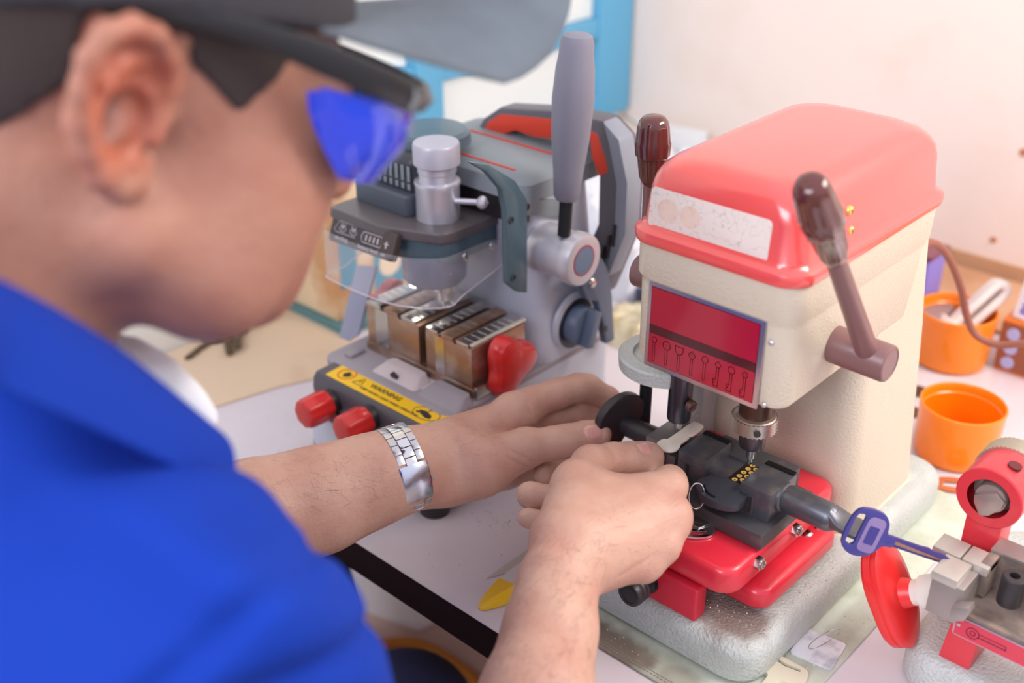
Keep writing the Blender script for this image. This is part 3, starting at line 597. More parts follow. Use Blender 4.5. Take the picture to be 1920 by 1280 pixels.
# dark bracket plate along the front corner of the column
P = lambda x, y, w=WS: px(x, y, w=w)
def side_poly(b, pts, w, th, bev=.001, n=0):
    q = [P(x, y, w) for x, y in pts]; pl = [(v.y, v.z) for v in q]
    if n: pl = spline2(pl, n)
    a = sum(pl[i][0] * pl[(i + 1) % len(pl)][1] - pl[(i + 1) % len(pl)][0] * pl[i][1] for i in range(len(pl)))
    if a < 0: pl = pl[::-1]
    b.prism(pl, (w, 0, 0), (0, 1, 0), (0, 0, 1), th, bev)
b = MB(); side_poly(b, [(938, 392), (930, 352), (900, 318), (868, 300), (905, 305), (955, 335), (978, 372), (978, 545), (960, 543), (942, 528)], WS, .007, .0015); b.build('side_bracket', g_teal, G)
for x, y in ((958, 412), (962, 520)): 
    p = P(x, y, WS + .007); MB().lathe(p, (1, 0, 0), [(0, .0032), (.0012, .0030), (.0012, .0016), (.0002, .0015)], 16).build('bracket_screw', g_dark2, G)
b = MB(); side_poly(b, [(978, 372), (1060, 372), (1062, 406), (978, 402)], WS + .0005, .004); b.build('bracket_arm', g_roof, G)
p = P(988, 388, WS + .0045); MB().cyl(p, p + Vector((.0006, 0, 0)), .0032, seg=16).build('bracket_hole', m_blk, G)
MB().box(-.705, -.6215, .6935, .7060, .2355, .2600).build('recess_shade_panel', m_blk, G)  # solid black panel added for the shade inside the opening
# roof cover with orange lines
zr = .262
b = MB(); b.slab([(zr - .004, -.776, -.612, .690, .812, .012), (zr + .010, -.774, -.614, .694, .808, .012), (zr + .016, -.768, -.622, .704, .800, .010)], n=6); rf = b.build('roof_cover', g_roof, G)
b = MB(); b.box(-.762, -.640, .7060, .7085, zr + .0158, zr + .0168); b.box(-.752, -.628, .7600, .7625, zr + .0158, zr + .0168); b.build('orange_line', g_or, rf)
# head deck and curved skirt
zd = .235
dk = [(-.781, .612), (-.712, .612), (-.660, .634), (-.655, .645), (-.655, .712), (-.781, .712)]
b = MB(); b.prism(dk, (0, 0, zd - .010), (1, 0, 0), (0, 1, 0), .010, .002, 3); b.build('head_deck', mat('deck_charcoal', (92, 86, 88), .35), G)
b = MB(); b.prism([(-.776, .618), (-.712, .618), (-.664, .638), (-.658, .648), (-.658, .712), (-.776, .712)], (0, 0, zd - .030), (1, 0, 0), (0, 1, 0), .0205, .001); b.build('head_body', g_teal, G)
b = MB(); b.lathe((-.690, .655, zd - .029), (0, 0, -1), [(0, .030), (.024, .029), (.028, .026), (.028, .0001)], 48); b.build('spindle_housing', mat('blue_grey_gloss', (78, 86, 116), .22, coat=.4), G)
b = MB(); b.lathe((-.680, .657, zd - .056), (0, 0, -1), [(0, .0125), (.008, .0125), (.009, .0095), (.018, .0090), (.019, .0040), (.024, .0036), (.0245, .0018), (.0315, .0014), (.0335, .0004)], 28); b.build('spindle', m_steel, G)
MB().lathe((-.6990, .640, zd - .056), (0, 0, -1), [(0, .0060), (.0060, .0058), (.0072, .0001)], 18).build('work_light', mat('lit_led', (255, 252, 240), .3, emit=7), G)
# control panel
pc = [px(628, 398, d=.616), px(618, 450, d=.606), px(737, 490, d=.606), px(747, 438, d=.616)]
n_ = (pc[1] - pc[0]).cross(pc[3] - pc[0]).normalized()
if n_.y > 0: n_ = -n_
u_ = (pc[3] - pc[0]).normalized(); v_ = n_.cross(u_); W_ = (pc[3] - pc[0]).length; H_ = abs((pc[1] - pc[0]).dot(v_))
b = MB(); b.prism(rrect(0, W_, -H_, 0, .003, 4), pc[0] - n_ * .006, u_, v_, .007, .0008); cp = b.build('control_panel', mat('brown_black_panel', (66, 54, 54), .35), G)
wp = mat('pale_print', (196, 188, 190), .5)
def on_panel(x, y): return pc[0] + u_ * (x * W_) - v_ * (y * H_) + n_ * .0011
b = MB()
def pline(b, pts, r=.0003): b.tube([on_panel(*p) for p in pts], r, 5)
pline(b, [(.42, .22), (.12, .22), (.06, .55), (.10, .62), (.40, .62)]); b.build('panel_outline', wp, cp)
for cx_ in (.19, .36):
    b = MB(); pline(b, [(cx_ + .05 * math.cos(a), .46 + .10 * math.sin(a)) for a in [k * math.pi / 6 for k in range(13)]]); pline(b, [(cx_ - .03, .28), (cx_, .46), (cx_ + .03, .28)], .0006); b.build('panel_icon', wp, cp)
b = MB(); pline(b, [(.52, .30), (.80, .30), (.80, .66), (.52, .66), (.49, .48), (.52, .30)], .0004)
for k in range(4): b.tube([on_panel(.57 + k * .06, .38), on_panel(.57 + k * .06, .58)], .0009, 6)
b.build('battery_icon', wp, cp)
b = MB(); pline(b, [(.88, .38), (.88, .62)], .0008); pline(b, [(.85, .48), (.91, .48)], .0006); b.build('plug_icon', wp, cp)
text_mesh('working', on_panel(.10, .80), u_, v_, .0052, 'panel_text', wp, cp); text_mesh('battery level   on', on_panel(.47, .84), u_, v_, .0052, 'panel_text', wp, cp)
# silver depth cylinder with cap and side pin
cyx, cyy = -.690, .662
b = MB(); b.lathe((cyx, cyy, zd - .001), (0, 0, 1), [(0, .0195), (.030, .0195), (.0335, .0205), (.0352, .0200), (.0358, .0165), (.0425, .0160), (.0435, .0172), (.0490, .0172), (.0500, .0160), (.0510, .0160)], 44); cyb = b.build('depth_cylinder', g_alu, G)
b = MB(); b.lathe((cyx, cyy, zd + .0485), (0, 0, 1), [(0, .0175), (.0015, .0206), (.0180, .0206), (.0200, .0196), (.0203, .0001)], 44); b.build('cylinder_cap', mat('cap_grey', (190, 188, 200), .4, metal=.3), cyb)
pp = Vector((cyx + .019, cyy + .002, zd + .0190)); b = MB(); b.cyl(pp, pp + Vector((.020, .012, .0005)), .0026); b.lathe(pp + Vector((.020, .012, .0005)), (.86, .5, 0), [(-.004, .0022), (-.002, .0048), (.001, .0062), (.004, .0052), (.0065, .001)], 20); b.build('side_pin', g_alu, cyb)
# motor housing and vented block behind the cylinder
b = MB(); b.rbox(-.778, -.706, .640, .712, zd - .001, zd + .020, .006, .003); b.build('motor_housing', g_dark, G)
b = MB(); b.rbox(-.782, -.706, .650, .712, zd + .0202, zd + .052, .010, .008, .001); mb_ = b.build('vent_block', g_dark2, G)
b = MB()
for k in range(9): b.box(-.776 + k * .0077, -.7725 + k * .0077, .6487, .6498, zd + .0300, zd + .0440, .0004); b.box(-.776 + k * .0077, -.7725 + k * .0077, .6487, .6498, zd + .0225, zd + .0280, .0004)
b.build('vent_ribs', g_roof, mb_)
b = MB(); b.lathe((-.735, .700, zd + .050), (0, 0, 1), [(0, .036), (.009, .035), (.012, .031), (.013, .0001)], 40); b.build('motor_cap', g_teal, G)
# clear visor round the head
m_clear = bpy.data.materials.new('clear_visor'); m_clear.use_nodes = True; nt = m_clear.node_tree; bb = nt.nodes['Principled BSDF']
bb.inputs['Base Color'].default_value = (.93, .92, .97, 1); bb.inputs['Roughness'].default_value = .04; bb.inputs['Alpha'].default_value = .10; bb.inputs['Specular IOR Level'].default_value = .9
vz0, vz1 = zd - .067, zd - .020
path = smooth_path([(-.7845, .700, 0), (-.7845, .640, 0), (-.7835, .610, 0), (-.772, .6035, 0), (-.715, .6035, 0), (-.680, .612, 0), (-.657, .630, 0), (-.6535, .650, 0), (-.6530, .706, 0)], 8)
b = MB(); out = []
for i, p in enumerate(path):
    t = (path[min(i + 1, len(path) - 1)] - path[max(i - 1, 0)]).normalized(); nn = Vector((t.y, -t.x, 0)) * .0012
    e_ = min(i, len(path) - 1 - i) / 10.0; up = min(1, e_); za = vz0 + (1 - up) * .020; zb_ = vz1 - (1 - min(1, e_ * 3)) * .004
    out.append([p + Vector((0, 0, za)), p + nn + Vector((0, 0, za)), p + nn + Vector((0, 0, zb_)), p + Vector((0, 0, zb_))])
b.rings(out); vis = b.build('clear_visor', m_clear, G)
b = MB(); b.tube([q[1] for q in out], .0006, 6); b.build('visor_rim', mat('visor_edge', (226, 214, 226), .2, alpha=.75), vis)
for x, y in ((872, 482), (922, 462)): 
    p = px(x, y, w=-.652); b = MB(); b.lathe(p, (1, 0, 0), [(-.002, .0030), (.0004, .0042), (.0016, .0036), (.0024, .0015), (.0025, .0001)], 20); b.build('visor_screw', m_steel, G)
# grey paddle hanging on the left of the head
q = [px(668, 498, d=.64), px(705, 500, d=.64), px(672, 628, d=.64), px(655, 640, d=.64), px(636, 632, d=.64)]
b = MB(); b.prism([(v.x, v.z) for v in q][::-1], (0, .643, 0), (1, 0, 0), (0, 0, 1), .0035, .001); b.build('brush_flap', mat('lavender_grey', (150, 154, 176), .4), G)
# carrying handle
dA = .775
outer = [(868, 300), (880, 268), (905, 222), (935, 202), (1050, 208), (1128, 226), (1160, 262), (1176, 345), (1172, 440), (1140, 520), (1125, 556), (1085, 548), (1078, 520), (1098, 470), (1120, 420), (1122, 330), (1105, 290), (1085, 270), (1040, 262), (1000, 258), (965, 246), (945, 252), (925, 280), (905, 306)]
def rear_poly(b, pts, d, th, bev=.003, n=0):
    q = [px(x, y, d=d) for x, y in pts]; pl = [(v.x, v.z) for v in q]
    if n: pl = spline2(pl, n)
    a = sum(pl[i][0] * pl[(i + 1) % len(pl)][1] - pl[(i + 1) % len(pl)][0] * pl[i][1] for i in range(len(pl)))
    if a < 0: pl = pl[::-1]
    b.prism(pl, (0, d, 0), (1, 0, 0), (0, 0, 1), -th, bev)
b = MB(); rear_poly(b, outer, dA, .026, .004); hn = b.build('carrying_handle', mat('handle_slate', (96, 92, 100), .45), G)
b = MB(); rear_poly(b, [(893, 262), (915, 226), (938, 212), (1045, 222), (1040, 262), (1000, 258), (965, 246), (945, 252), (930, 272)], dA - .0006, .012, .003); b.build('handle_grip_pad', g_or, hn)
b = MB(); rear_poly(b, [(1104, 244), (1120, 250), (1136, 300), (1140, 325), (1122, 330), (1108, 292)], dA - .0006, .012, .002); b.build('handle_grip_pad', g_or, hn)
b = MB(); rear_poly(b, [(1128, 226), (1160, 262), (1176, 345), (1172, 440), (1140, 520), (1128, 500), (1150, 440), (1154, 345), (1140, 270)], dA - .0012, .022, .003); b.build('handle_cover', mat('cover_pale_slate', (140, 146, 158), .45), hn)
b = MB()
for k in range(3):
    a = px(1127 + k * 11, 505 - k * 22, d=dA - .002); c = px(1133 + k * 10, 462 - k * 20, d=dA - .002); b.tube([a, c], .0017, 8)
b.build('handle_slots', m_blk, hn)
# dark fixing plate down the right rear with screws
b = MB(); side_poly(b, [(1076, 522), (1085, 498), (1115, 478), (1128, 500), (1135, 548), (1140, 632), (1125, 640), (1118, 600), (1108, 560), (1088, 556)], -.592, .008, .001); b.build('fixing_plate', mat('blue_slate', (92, 104, 126), .4), G)
for x, y in ((1104, 502), (1110, 530)):
    p = P(x, y, -.5840); b = MB(); b.lathe(p, (1, 0, 0), [(-.002, .0050), (.0006, .0050), (.0022, .0036), (.0028, .0001)], 20); b.build('plate_screw', m_steel, G)
p = P(1134, 617, -.5840); MB().cyl(p, p + Vector((.0006, 0, 0)), .0034, seg=16).build('plate_hole', m_blk, G)
# lever hub, lever and grip
hp = P(1020, 462); b = MB(); b.lathe(Vector((WS - .002, hp.y, hp.z)), (1, 0, 0), [(0, .0235), (.034, .0215), (.0345, .0235), (.044, .0240), (.0475, .0228), (.0480, .0215), (.0478, .0150), (.0478, .0001)], 52); hb = b.build('lever_hub', mat('hub_silver', (208, 206, 214), .35, metal=.35), G)
fc = Vector((WS - .002 + .0478, hp.y, hp.z)); MB().lathe(fc, (1, 0, 0), [(0, .0142), (.0003, .0142), (.0003, .0122)], 44, cap1=False).build('hub_ring', mat('red_ring', (176, 70, 96), .4), hb)
MB().lathe(fc, (1, 0, 0), [(0, .0126), (.0005, .0126), (.0005, .0001)], 44).build('hub_disc', mat('hub_blue_grey', (112, 136, 164), .4), hb)
wl = WS + .030; g0 = px(1059, 420, w=wl); g1 = px(1062, 374, w=wl); g2 = px(1083, 62, w=wl); ax = (g2 - g1).normalized()
MB().cyl(g0 - ax * .01, g1 + ax * .005, .0058).build('lever_rod', mat('black_rod', (40, 42, 46), .35, metal=.4), G)
Lg = (g2 - g1).length; b = MB(); b.lathe(g1, ax, [(0, .0090), (.003, .0110), (Lg * .15, .0125), (Lg * .40, .0162), (Lg * .62, .0175), (Lg * .80, .0160), (Lg * .88, .0142), (Lg * .94, .0140), (Lg * .985, .0125), (Lg, .0095), (Lg + .0006, .0001)], 36); b.build('lever_grip', mat('grip_grey', (128, 128, 142), .5, bump=.05, bscale=700), G)
# mode dial
dp = px(1076, 604, w=-.604); dx = -.606
b = MB(); b.lathe(Vector((dx, dp.y, dp.z)), (1, 0, 0), [(0, .0300), (.003, .0290), (.0045, .0262), (.0045, .0001)], 48); dl = b.build('dial_ring', g_pale, G)
b = MB(); b.lathe(Vector((dx + .0040, dp.y, dp.z)), (1, 0, 0), [(0, .0250), (.0010, .0245), (.0010, .0001)], 48); b.build('dial_face', mat('dial_black', (48, 52, 62), .3), dl)
b = MB(); b.lathe(Vector((dx + .0045, dp.y, dp.z)), (1, 0, 0), [(0, .0188), (.002, .0196), (.010, .0190), (.012, .0178), (.0125, .0001)], 48); b.box(-.0048, .0048, -.0178, .0178, 0, .0110, .0015, mtx=Matrix.Translation((dx + .0165, dp.y, dp.z)) @ Matrix.Rotation(math.radians(-18), 4, 'X') @ Matrix.Rotation(math.radians(90), 4, 'Y') @ Matrix.Rotation(math.radians(90), 4, 'Z')); b.build('mode_dial', mat('dial_slate', (104, 118, 142), .36), G)
# ---------------------------------------------------------------- flat machine at the lower right
B = thing('flat_key_machine', 'horizontal key cutting machine with a red wing knob, red bearing arm and grey clamp rail', 'key cutting machine', (-.13, .70, 0))
g_cl = mat('clamp_grey_steel', (162, 152, 148), 0.38, metal=.55, bump=.08, bscale=300)
g_cl2 = mat('shadow_grey_steel', (132, 118, 112), 0.5, metal=.4, vary=(160, 140, 126), vscale=80)
m_pink = mat('rose_red_paint', (216, 52, 62), 0.36, coat=.2)
b = MB(); b.rbox(-.222, .10, .655, .86, .002, .034, .030, .012, .002, n=8, k=6); b.build('base', m_ham, B)
# pedestal
pa, pb = px(1783, 1180, d=.662), px(1842, 1180, d=.662)
b = MB(); b.prism([(pa.x - .001, px(1805, 1150, d=.655).z - .0125), (pb.x, px(1805, 1150, d=.655).z - .0125), (pb.x - .003, .034), (pa.x - .005, .034)][::-1], (0, .664, 0), (1, 0, 0), (0, 0, 1), -.040, .001); b.build('pedestal', m_pink, B)
# rail: channel with a back wall, floor and front lip
ra = px(1805, 1150, d=.655); zr0 = ra.z; x0 = ra.x - .002
b = MB(); b.box(x0, .10, .652, .712, zr0 - .013, zr0 - .001, .0012); b.box(x0, .10, .697, .712, zr0 - .002, zr0 + .028, .0012); b.box(x0, .10, .652, .657, zr0 - .013, zr0 + .003, .001); b.box(x0 - .001, x0 + .006, .680, .712, zr0, zr0 + .028, .001); b.build('clamp_rail', g_cl2, B)
b = MB(); b.box(x0 - .001, .10, .6955, .7135, zr0 + .0275, zr0 + .0305, .0008); b.build('rail_top', g_cl, B)
# red badge
bp0 = px(1792, 1152, d=.6505); L_ = .052
b = MB(); b.prism(rrect(0, L_, 0, .0158, .002, 3), (bp0.x, .6515, bp0.z - .0160), (1, 0, 0), (0, 0, 1), .0012, .0003); bd = b.build('badge', mat('badge_aluminium', (196, 176, 196), .3, metal=.8), B)
MB().box(bp0.x + .0012, bp0.x + L_ - .0012, .6500, .6505, bp0.z - .0150, bp0.z - .0010).build('badge_print', mat('badge_crimson', (206, 26, 60), .25, coat=.5), bd)
b = MB(); zc_ = bp0.z - .0082
outline(b, [(bp0.x + .0135 + .0042 * math.cos(a), zc_ + .0042 * math.sin(a)) for a in [k * math.pi / 8 for k in range(16)]], .0006, .6500)
outline(b, [(bp0.x + .0135 + .0018 * math.cos(a), zc_ + .0018 * math.sin(a)) for a in [k * math.pi / 8 for k in range(16)]], .0005, .6500)
outline(b, [(bp0.x + .0175, zc_ + .0016), (bp0.x + .036, zc_ + .0016)], .0006, .6500, False); outline(b, [(bp0.x + .0175, zc_ - .0012), (bp0.x + .036, zc_ - .0012), (bp0.x + .036, zc_ + .0004)], .0009, .6500, False)
b.build('key_drawing', mat('badge_ink', (120, 16, 56), .35), bd)
MB().lathe((bp0.x + .0035, .6502, bp0.z - .006), (0, -1, 0), [(-.0006, .0016), (.0008, .0013), (.001, .0001)], 14).build('rivet', m_steel, bd)
# clamp blocks
c1 = px(1700, 1045, d=.668); c2 = px(1795, 1085, d=.655); czt = c2.z + .001
xk = px(1725, 1110, d=.668).x
xk = px(1747, 1080, d=.650).x - .004
b = MB(); b.box(xk + .004, x0 + .001, .650, .694, czt - .034, czt - .004, .0015); b.build('clamp_body', g_cl, B)
b = MB(); b.box(xk + .003, xk + .0215, .6495, .674, czt - .006, czt + .001, .0012); b.box(xk - .008, xk + .012, .6755, .695, czt - .010, czt + .001, .0012); b.box(xk + .013, x0 + .006, .6755, .695, czt - .006, czt + .001, .0012); b.build('clamp_jaws', mat('pale_grey_steel', (188, 180, 170), .35, metal=.35), B)
b = MB(); b.prism([(x0 - .002, czt - .026), (x0 + .008, czt - .020), (x0 + .0105, czt - .012), (x0 + .009, czt - .008), (x0 - .002, czt - .014)], (0, .6500, 0), (1, 0, 0), (0, 0, 1), .010, .0012); b.build('latch', g_cl, B)
kc1 = px(1745, 1109, d=.668); kc0 = px(1674, 1112, d=.664); kax = (kc0 - kc1).normalized(); kL = (kc0 - kc1).length
b = MB(); b.lathe(kc1 - kax * .006, kax, [(0, .0125), (.006, .0125), (.012, .0120), (.013, .0095), (.018, .0092)], 32); b.build('knob_collar', mat('bone_white_collar', (226, 222, 210), .3), B)
b = MB(); b.lathe(kc1 + kax * .010, kax, [(0, .0085), (.004, .0098), (kL - .018, .0115), (kL - .012, .014)], 32)
n_el = 56; kv = (Vector((0, 0, 1)) - kax * kax.z).normalized(); ku = kv.cross(kax)
def wing(s_, t_): return [kc1 + kax * (kL - .006 + t_) + ku * (.0285 * s_ * math.cos(a) * (1 - .10 * math.cos(2 * a) ** 2)) + kv * (.0415 * s_ * math.sin(a) * (1 + .05 * math.cos(a))) for a in [2 * math.pi * k / n_el for k in range(n_el)]]
b.rings([wing(.60, -.0025), wing(.90, 0), wing(1.0, .002), wing(1.0, .0050), wing(.97, .0056), wing(.97, .0064), wing(1.0, .0070), wing(1.0, .0115), wing(.94, .0140), wing(.80, .0150)])
b.build('wing_knob', mat('bright_red_plastic', (232, 44, 44), 0.35, coat=.1), B)
# bearing arm with cutter spindle
ac = px(1853, 935, d=.705)
b = MB(); b.lathe(ac, (0, 1, 0), [(0, .0150), (0, .0222), (.001, .0232), (.032, .0232), (.034, .0225), (.034, .0150)], 48, cap0=False, cap1=False)
b.prism([(ac.x - .0125, ac.z - .018), (ac.x - .0125, .040), (ac.x + .0125, .040), (ac.x + .0125, ac.z - .018)], (0, .707, 0), (1, 0, 0), (0, 0, 1), -.024, .001)
b.rbox(ac.x - .019, ac.x + .026, .716, .762, .034, .075, .004, .006); b.build('bearing_arm', m_pink, B)
a_ = math.radians(60); MB().cyl(ac + Vector((.0075, .016, .0216)), ac + Vector((.0078, .016, .0236)), .0048, seg=20).build('set_hole', mat('dark_hole_red', (96, 20, 28), .6), B)
b = MB(); b.lathe(ac + Vector((0, .012, 0)), (0, 1, 0), [(0, .0148), (.02, .0148)], 30); b.lathe(ac + Vector((.001, .004, 0)), (0, -1, 0), [(-.01, .0112), (.002, .0112), (.003, .0106), (.0035, .0001)], 32); b.prism([(-.0105, 0), (-.0095, -.006), (-.004, -.0150), (.002, -.0125), (.0095, -.003), (.0105, .003), (.004, .008)][::-1], ac + Vector((.001, -.002, 0)), (1, 0, 0), (0, 0, 1), -.012, .0012); b.build('cutter_cone', mat('warm_grey_steel', (176, 158, 150), .32, metal=.6), B)
b = MB(); knurl(b, (0, 0), 0, .016, .0245, 100, 5, .0005); b.bm.transform(Matrix.Translation(ac + Vector((0, .0335, 0))) @ Matrix.Rotation(math.radians(-90), 4, 'X')); b.build('knurled_nut', mat('nickel_nut', (206, 196, 178), .32, metal=.7), B, angle=15)
# cap screw on the rail
cs = px(1903, 1080, z=zr0 + .034); b = MB(); b.lathe((cs.x, cs.y, zr0 + .012), (0, 0, 1), [(0, .0080), (.0215, .0080), (.0225, .0070), (.0225, .0036), (.014, .0034), (.014, .0001)], 28); b.build('cap_screw', m_blk, B)

# blue translucent key held in its clamp
bk = thing('blue_key', 'blue plastic-headed key clamped in the flat key machine', 'key', (-.21, .66, czt))
kA = px(1590, 985, d=.628); kB = px(1788, 1052, d=.672); u_ = (kB - kA).normalized(); v_ = Vector((.15, .35, .93)); v_ = (v_ - u_ * v_.dot(u_)).normalized(); Lk = (kB - kA).length
hp_ = [(.000, -.012), (-.001, .004), (.002, .0145), (.010, .0175), (.020, .0165), (.0255, .011), (.0275, .004), (.034, .0022), (.034, -.0042), (.0275, -.006), (.024, -.0125), (.018, -.0175), (.008, -.0185)]
slot = [(.0022, -.0105), (.0065, -.0125), (.0085, -.0105), (.0085, .0105), (.0065, .0125), (.0030, .0115), (.0018, .008)]
m_bkey = mat('indigo_key_plastic', (74, 70, 152), 0.3, coat=.3, trans=.3, sss=.0)
b = MB(); b.prism(spline2(hp_, 3), kA - u_.cross(v_) * .0015, u_, v_, .0034, .0008, holes=[slot]); kh = b.build('key_head', m_bkey, bk)
m_bkey2 = mat('mauve_textured_plastic', (138, 118, 164), 0.5, bump=.4, bscale=1500)
b = MB(); b.prism(rrect(.0108, .0235, -.0140, .0128, .004, 4), kA + u_.cross(v_) * .0018, u_, v_, .0004, .0001); b.build('head_inlay', m_bkey2, kh)
b = MB(); b.prism(rrect(.0135, .0205, -.0075, .0060, .0006, 2), kA + u_.cross(v_) * .0021, u_, v_, .0004); b.build('head_window', m_bkey, kh)
b = MB(); bl_ = [(.030, .0034), (.052, .0030), (.058, .0036), (.062, .0026), (.068, .0030), (.072, .0018), (Lk, .0004), (Lk + .001, -.0022), (Lk - .004, -.0038), (.030, -.0040)]
b.prism(bl_, kA - u_.cross(v_) * .0012, u_, v_, .0026, .0004); b.build('key_blade', mat('blue_anodised_blade', (84, 72, 140), .28, metal=.5), bk)
b = MB(); b.prism([(.034, -.0016), (Lk - .006, -.0026), (Lk - .006, -.0012), (.034, .0010)], kA + u_.cross(v_) * .0013, u_, v_, .0005); b.build('blade_groove', mat('copper_reflection_steel', (190, 150, 130), .25, metal=.8), bk)

# ---------------------------------------------------------------- mats and small things on the bench
m_mat = mat('pale_green_vinyl', (204, 212, 196), 0.5, bump=.15, bscale=120, vary=(178, 184, 164), vscale=26, vpow=(.42, .72))
dirt_mask(m_mat, [((-.40, .545, 0), (.07, .022, .02), .85), ((-.335, .545, 0), (.03, .02, .02), .5), ((-.27, .70, 0), (.012, .1, .02), .25)], (112, 92, 80))
b = MB(); b.rbox(-.492, -.2535, .536, .905, .0002, .0022, .004, .0008); mt = b.build('vinyl_mat', m_mat); tag(mt, 'dirty pale green vinyl mat under the red-lidded machine', 'mat')
b = MB()
for k in range(72): b.box(-.488 + k * .0032, -.4860 + k * .0032, .5395, .5403, .0021, .0026)
b.tube([(-.49, .5425, .0022), (-.256, .5425, .0022)], .0004, 6); st_ = b.build('stitching', mat('thread_grey', (150, 140, 130), .8), mt)
# second pale mat behind the flat machine
m_lt = mat('tan_leather', (222, 196, 166), 0.6, bump=.12, bscale=60, vary=(200, 164, 130), vscale=11, vpow=(.5, .78))
pm = [px(240, 650, z=0), px(330, 800, z=0), px(388, 770, z=0), px(520, 728, z=0), px(640, 700, z=0), px(668, 672, z=0), px(672, 600, z=0), px(640, 566, z=0), px(560, 532, z=0), px(440, 520, z=0)]
pm = [(max(p.x, LW + .006), p.y) for p in pm]
b = MB(); b.prism(pm if sum(pm[i][0] * pm[(i + 1) % len(pm)][1] - pm[(i + 1) % len(pm)][0] * pm[i][1] for i in range(len(pm))) > 0 else pm[::-1], (0, 0, .0003), (1, 0, 0), (0, 1, 0), .002, .0006); o = b.build('leather_mat', m_lt); tag(o, 'tan leather sheet lying left of the grey portable machine', 'mat')
# bunch of dark keys
def flat_key(name, lab, x, y, z, ang, s, m, head='round', group=None, tilt=0.0):
    t = thing(name, lab, 'key', (x, y, z), group); R2 = Matrix.Rotation(ang, 2); f = lambda p: tuple(Vector((x, y)) + R2 @ (Vector(p) * s))
    hd = [(.0115 * math.cos(a), .0125 * math.sin(a)) for a in [2 * math.pi * k / 24 for k in range(24)]] if head == 'round' else rrect(-.013, .012, -.013, .013, .005, 4)
    hh = [(.0035 * math.cos(a) - .005, .0045 * math.sin(a)) for a in [2 * math.pi * k / 12 for k in range(12)]]
    b = MB(); b.prism([f(p) for p in hd], (0, 0, z), (1, 0, 0), (0, 1, 0), .0024 * s, .0004, holes=[[f(p) for p in hh]]); b.build('key_head', m, t)
    bl = [(.009, -.004), (.045, -.004), (.048, -.001), (.045, .0022), (.040, .0036), (.036, .0020), (.031, .0038), (.027, .0022), (.021, .0038), (.009, .004)]
    b = MB(); b.prism([f(p) for p in bl], (0, 0, z + .0002), (1, 0, 0), (0, 1, 0), .0018 * s, .0003); b.build('key_blade', m, t); return t
m_old = mat('aged_brass', (104, 86, 66), 0.4, metal=.6)
for i, (X, Y, dg, lb) in enumerate(((402, 634, -68, 'dark aged key pointing to the bench edge, leftmost of three on tan sheet'), (424, 628, -30, 'dark aged key in the middle of the three on the tan sheet'), (443, 622, -32, 'dark aged key, rightmost of the three on the tan sheet'))):
    p = px(X, Y, z=.003); flat_key('door_key', lb, p.x, p.y, .0026 + .0026 * i, math.radians(dg), 1.15, m_old, group='dark keys on the tan sheet')
# white tag with wire ring
p = px(1533, 1222, z=0); tg = thing('key_tag', 'square white plastic tag with a wire ring, beside the base of the red-lidded machine', 'key tag', (p.x, p.y, .002))
b = MB(); mR = Matrix.Rotation(math.radians(8), 2); b.prism([tuple(Vector((p.x, p.y)) + mR @ Vector(q)) for q in rrect(-.0165, .0165, -.0165, .0165, .003, 3)], (0, 0, .0023), (1, 0, 0), (0, 1, 0), .0018, .0003); b.build('tag_plate', mat('scratched_white_plastic', (222, 222, 226), .35, vary=(176, 178, 188), vscale=90, vpow=(.5, .7)), tg)
rc = px(1545, 1203, z=.010); b = MB(); b.tube([rc + cR * (.0105 * math.cos(a) + .006 * math.sin(a)) + Vector((0, 0, .009 * math.sin(a) + .003)) + _h * (.004 * math.cos(a)) for a in [2 * math.pi * k / 36 for k in range(34)]], .00045, 6); b.build('wire_ring', m_steel, tg)
# ivory key cut off by the bottom edge
p = px(1465, 1262, z=.002); t = thing('ivory_key', 'ivory plastic key with a curved slot, near the grey base corner', 'key', (p.x, p.y, .0023)); R2 = Matrix.Rotation(math.radians(-88), 2)
f = lambda q: tuple(Vector((p.x, p.y)) + R2 @ Vector(q))
hd = [(-.012, -.008), (-.010, -.016), (.000, -.0195), (.008, -.017), (.0105, -.008), (.016, -.0045), (.055, -.0045), (.057, .0), (.055, .0045), (.016, .0045), (.0105, .008), (.008, .017), (.000, .0195), (-.010, .016), (-.012, .008)]
sl2 = [(-.0085, -.0105), (-.0060, -.0115), (-.0040, 0), (-.0060, .0115), (-.0085, .0105), (-.0072, 0)]
b = MB(); b.prism([f(q) for q in spline2(hd, 3)], (0, 0, .0024), (1, 0, 0), (0, 1, 0), .0042, .001, holes=[[f(q) for q in sl2]]); b.build('key_body', mat('ivory_plastic', (216, 208, 184), .4), t)
# yellow and white wedge tool near the bench edge
a0 = px(899, 1136, z=.004); a1 = px(1075, 1022, z=.004); ax = (a1 - a0); ax.z = 0; ax.normalize(); sd = Vector((-ax.y, ax.x, 0))
t = thing('putty_scraper', 'flat white hand tool with pointed yellow end, lying by the right forearm', 'hand tool', tuple(a0.lerp(a1, .3)))
def sec(s_, hw, top): 
    c = a0 + ax * s_; c.z = 0; return [c + sd * (-hw) + Vector((0, 0, .0008)), c + sd * (-hw * .9) + Vector((0, 0, top * .75)), c + sd * (-hw * .5) + Vector((0, 0, top)), c + sd * (-hw * .1) + Vector((0, 0, top * .8)), c + sd * (hw * .8) + Vector((0, 0, top * .55)), c + sd * hw + Vector((0, 0, .0008))]
b = MB(); b.rings([sec(0, .0015, .003), sec(.003, .0045, .006), sec(.012, .0085, .009), sec(.024, .0125, .0105), sec(.0335, .0150, .0112)]); b.build('yellow_tip', mat('yellow_plastic', (244, 192, 8), .3, coat=.2), t)
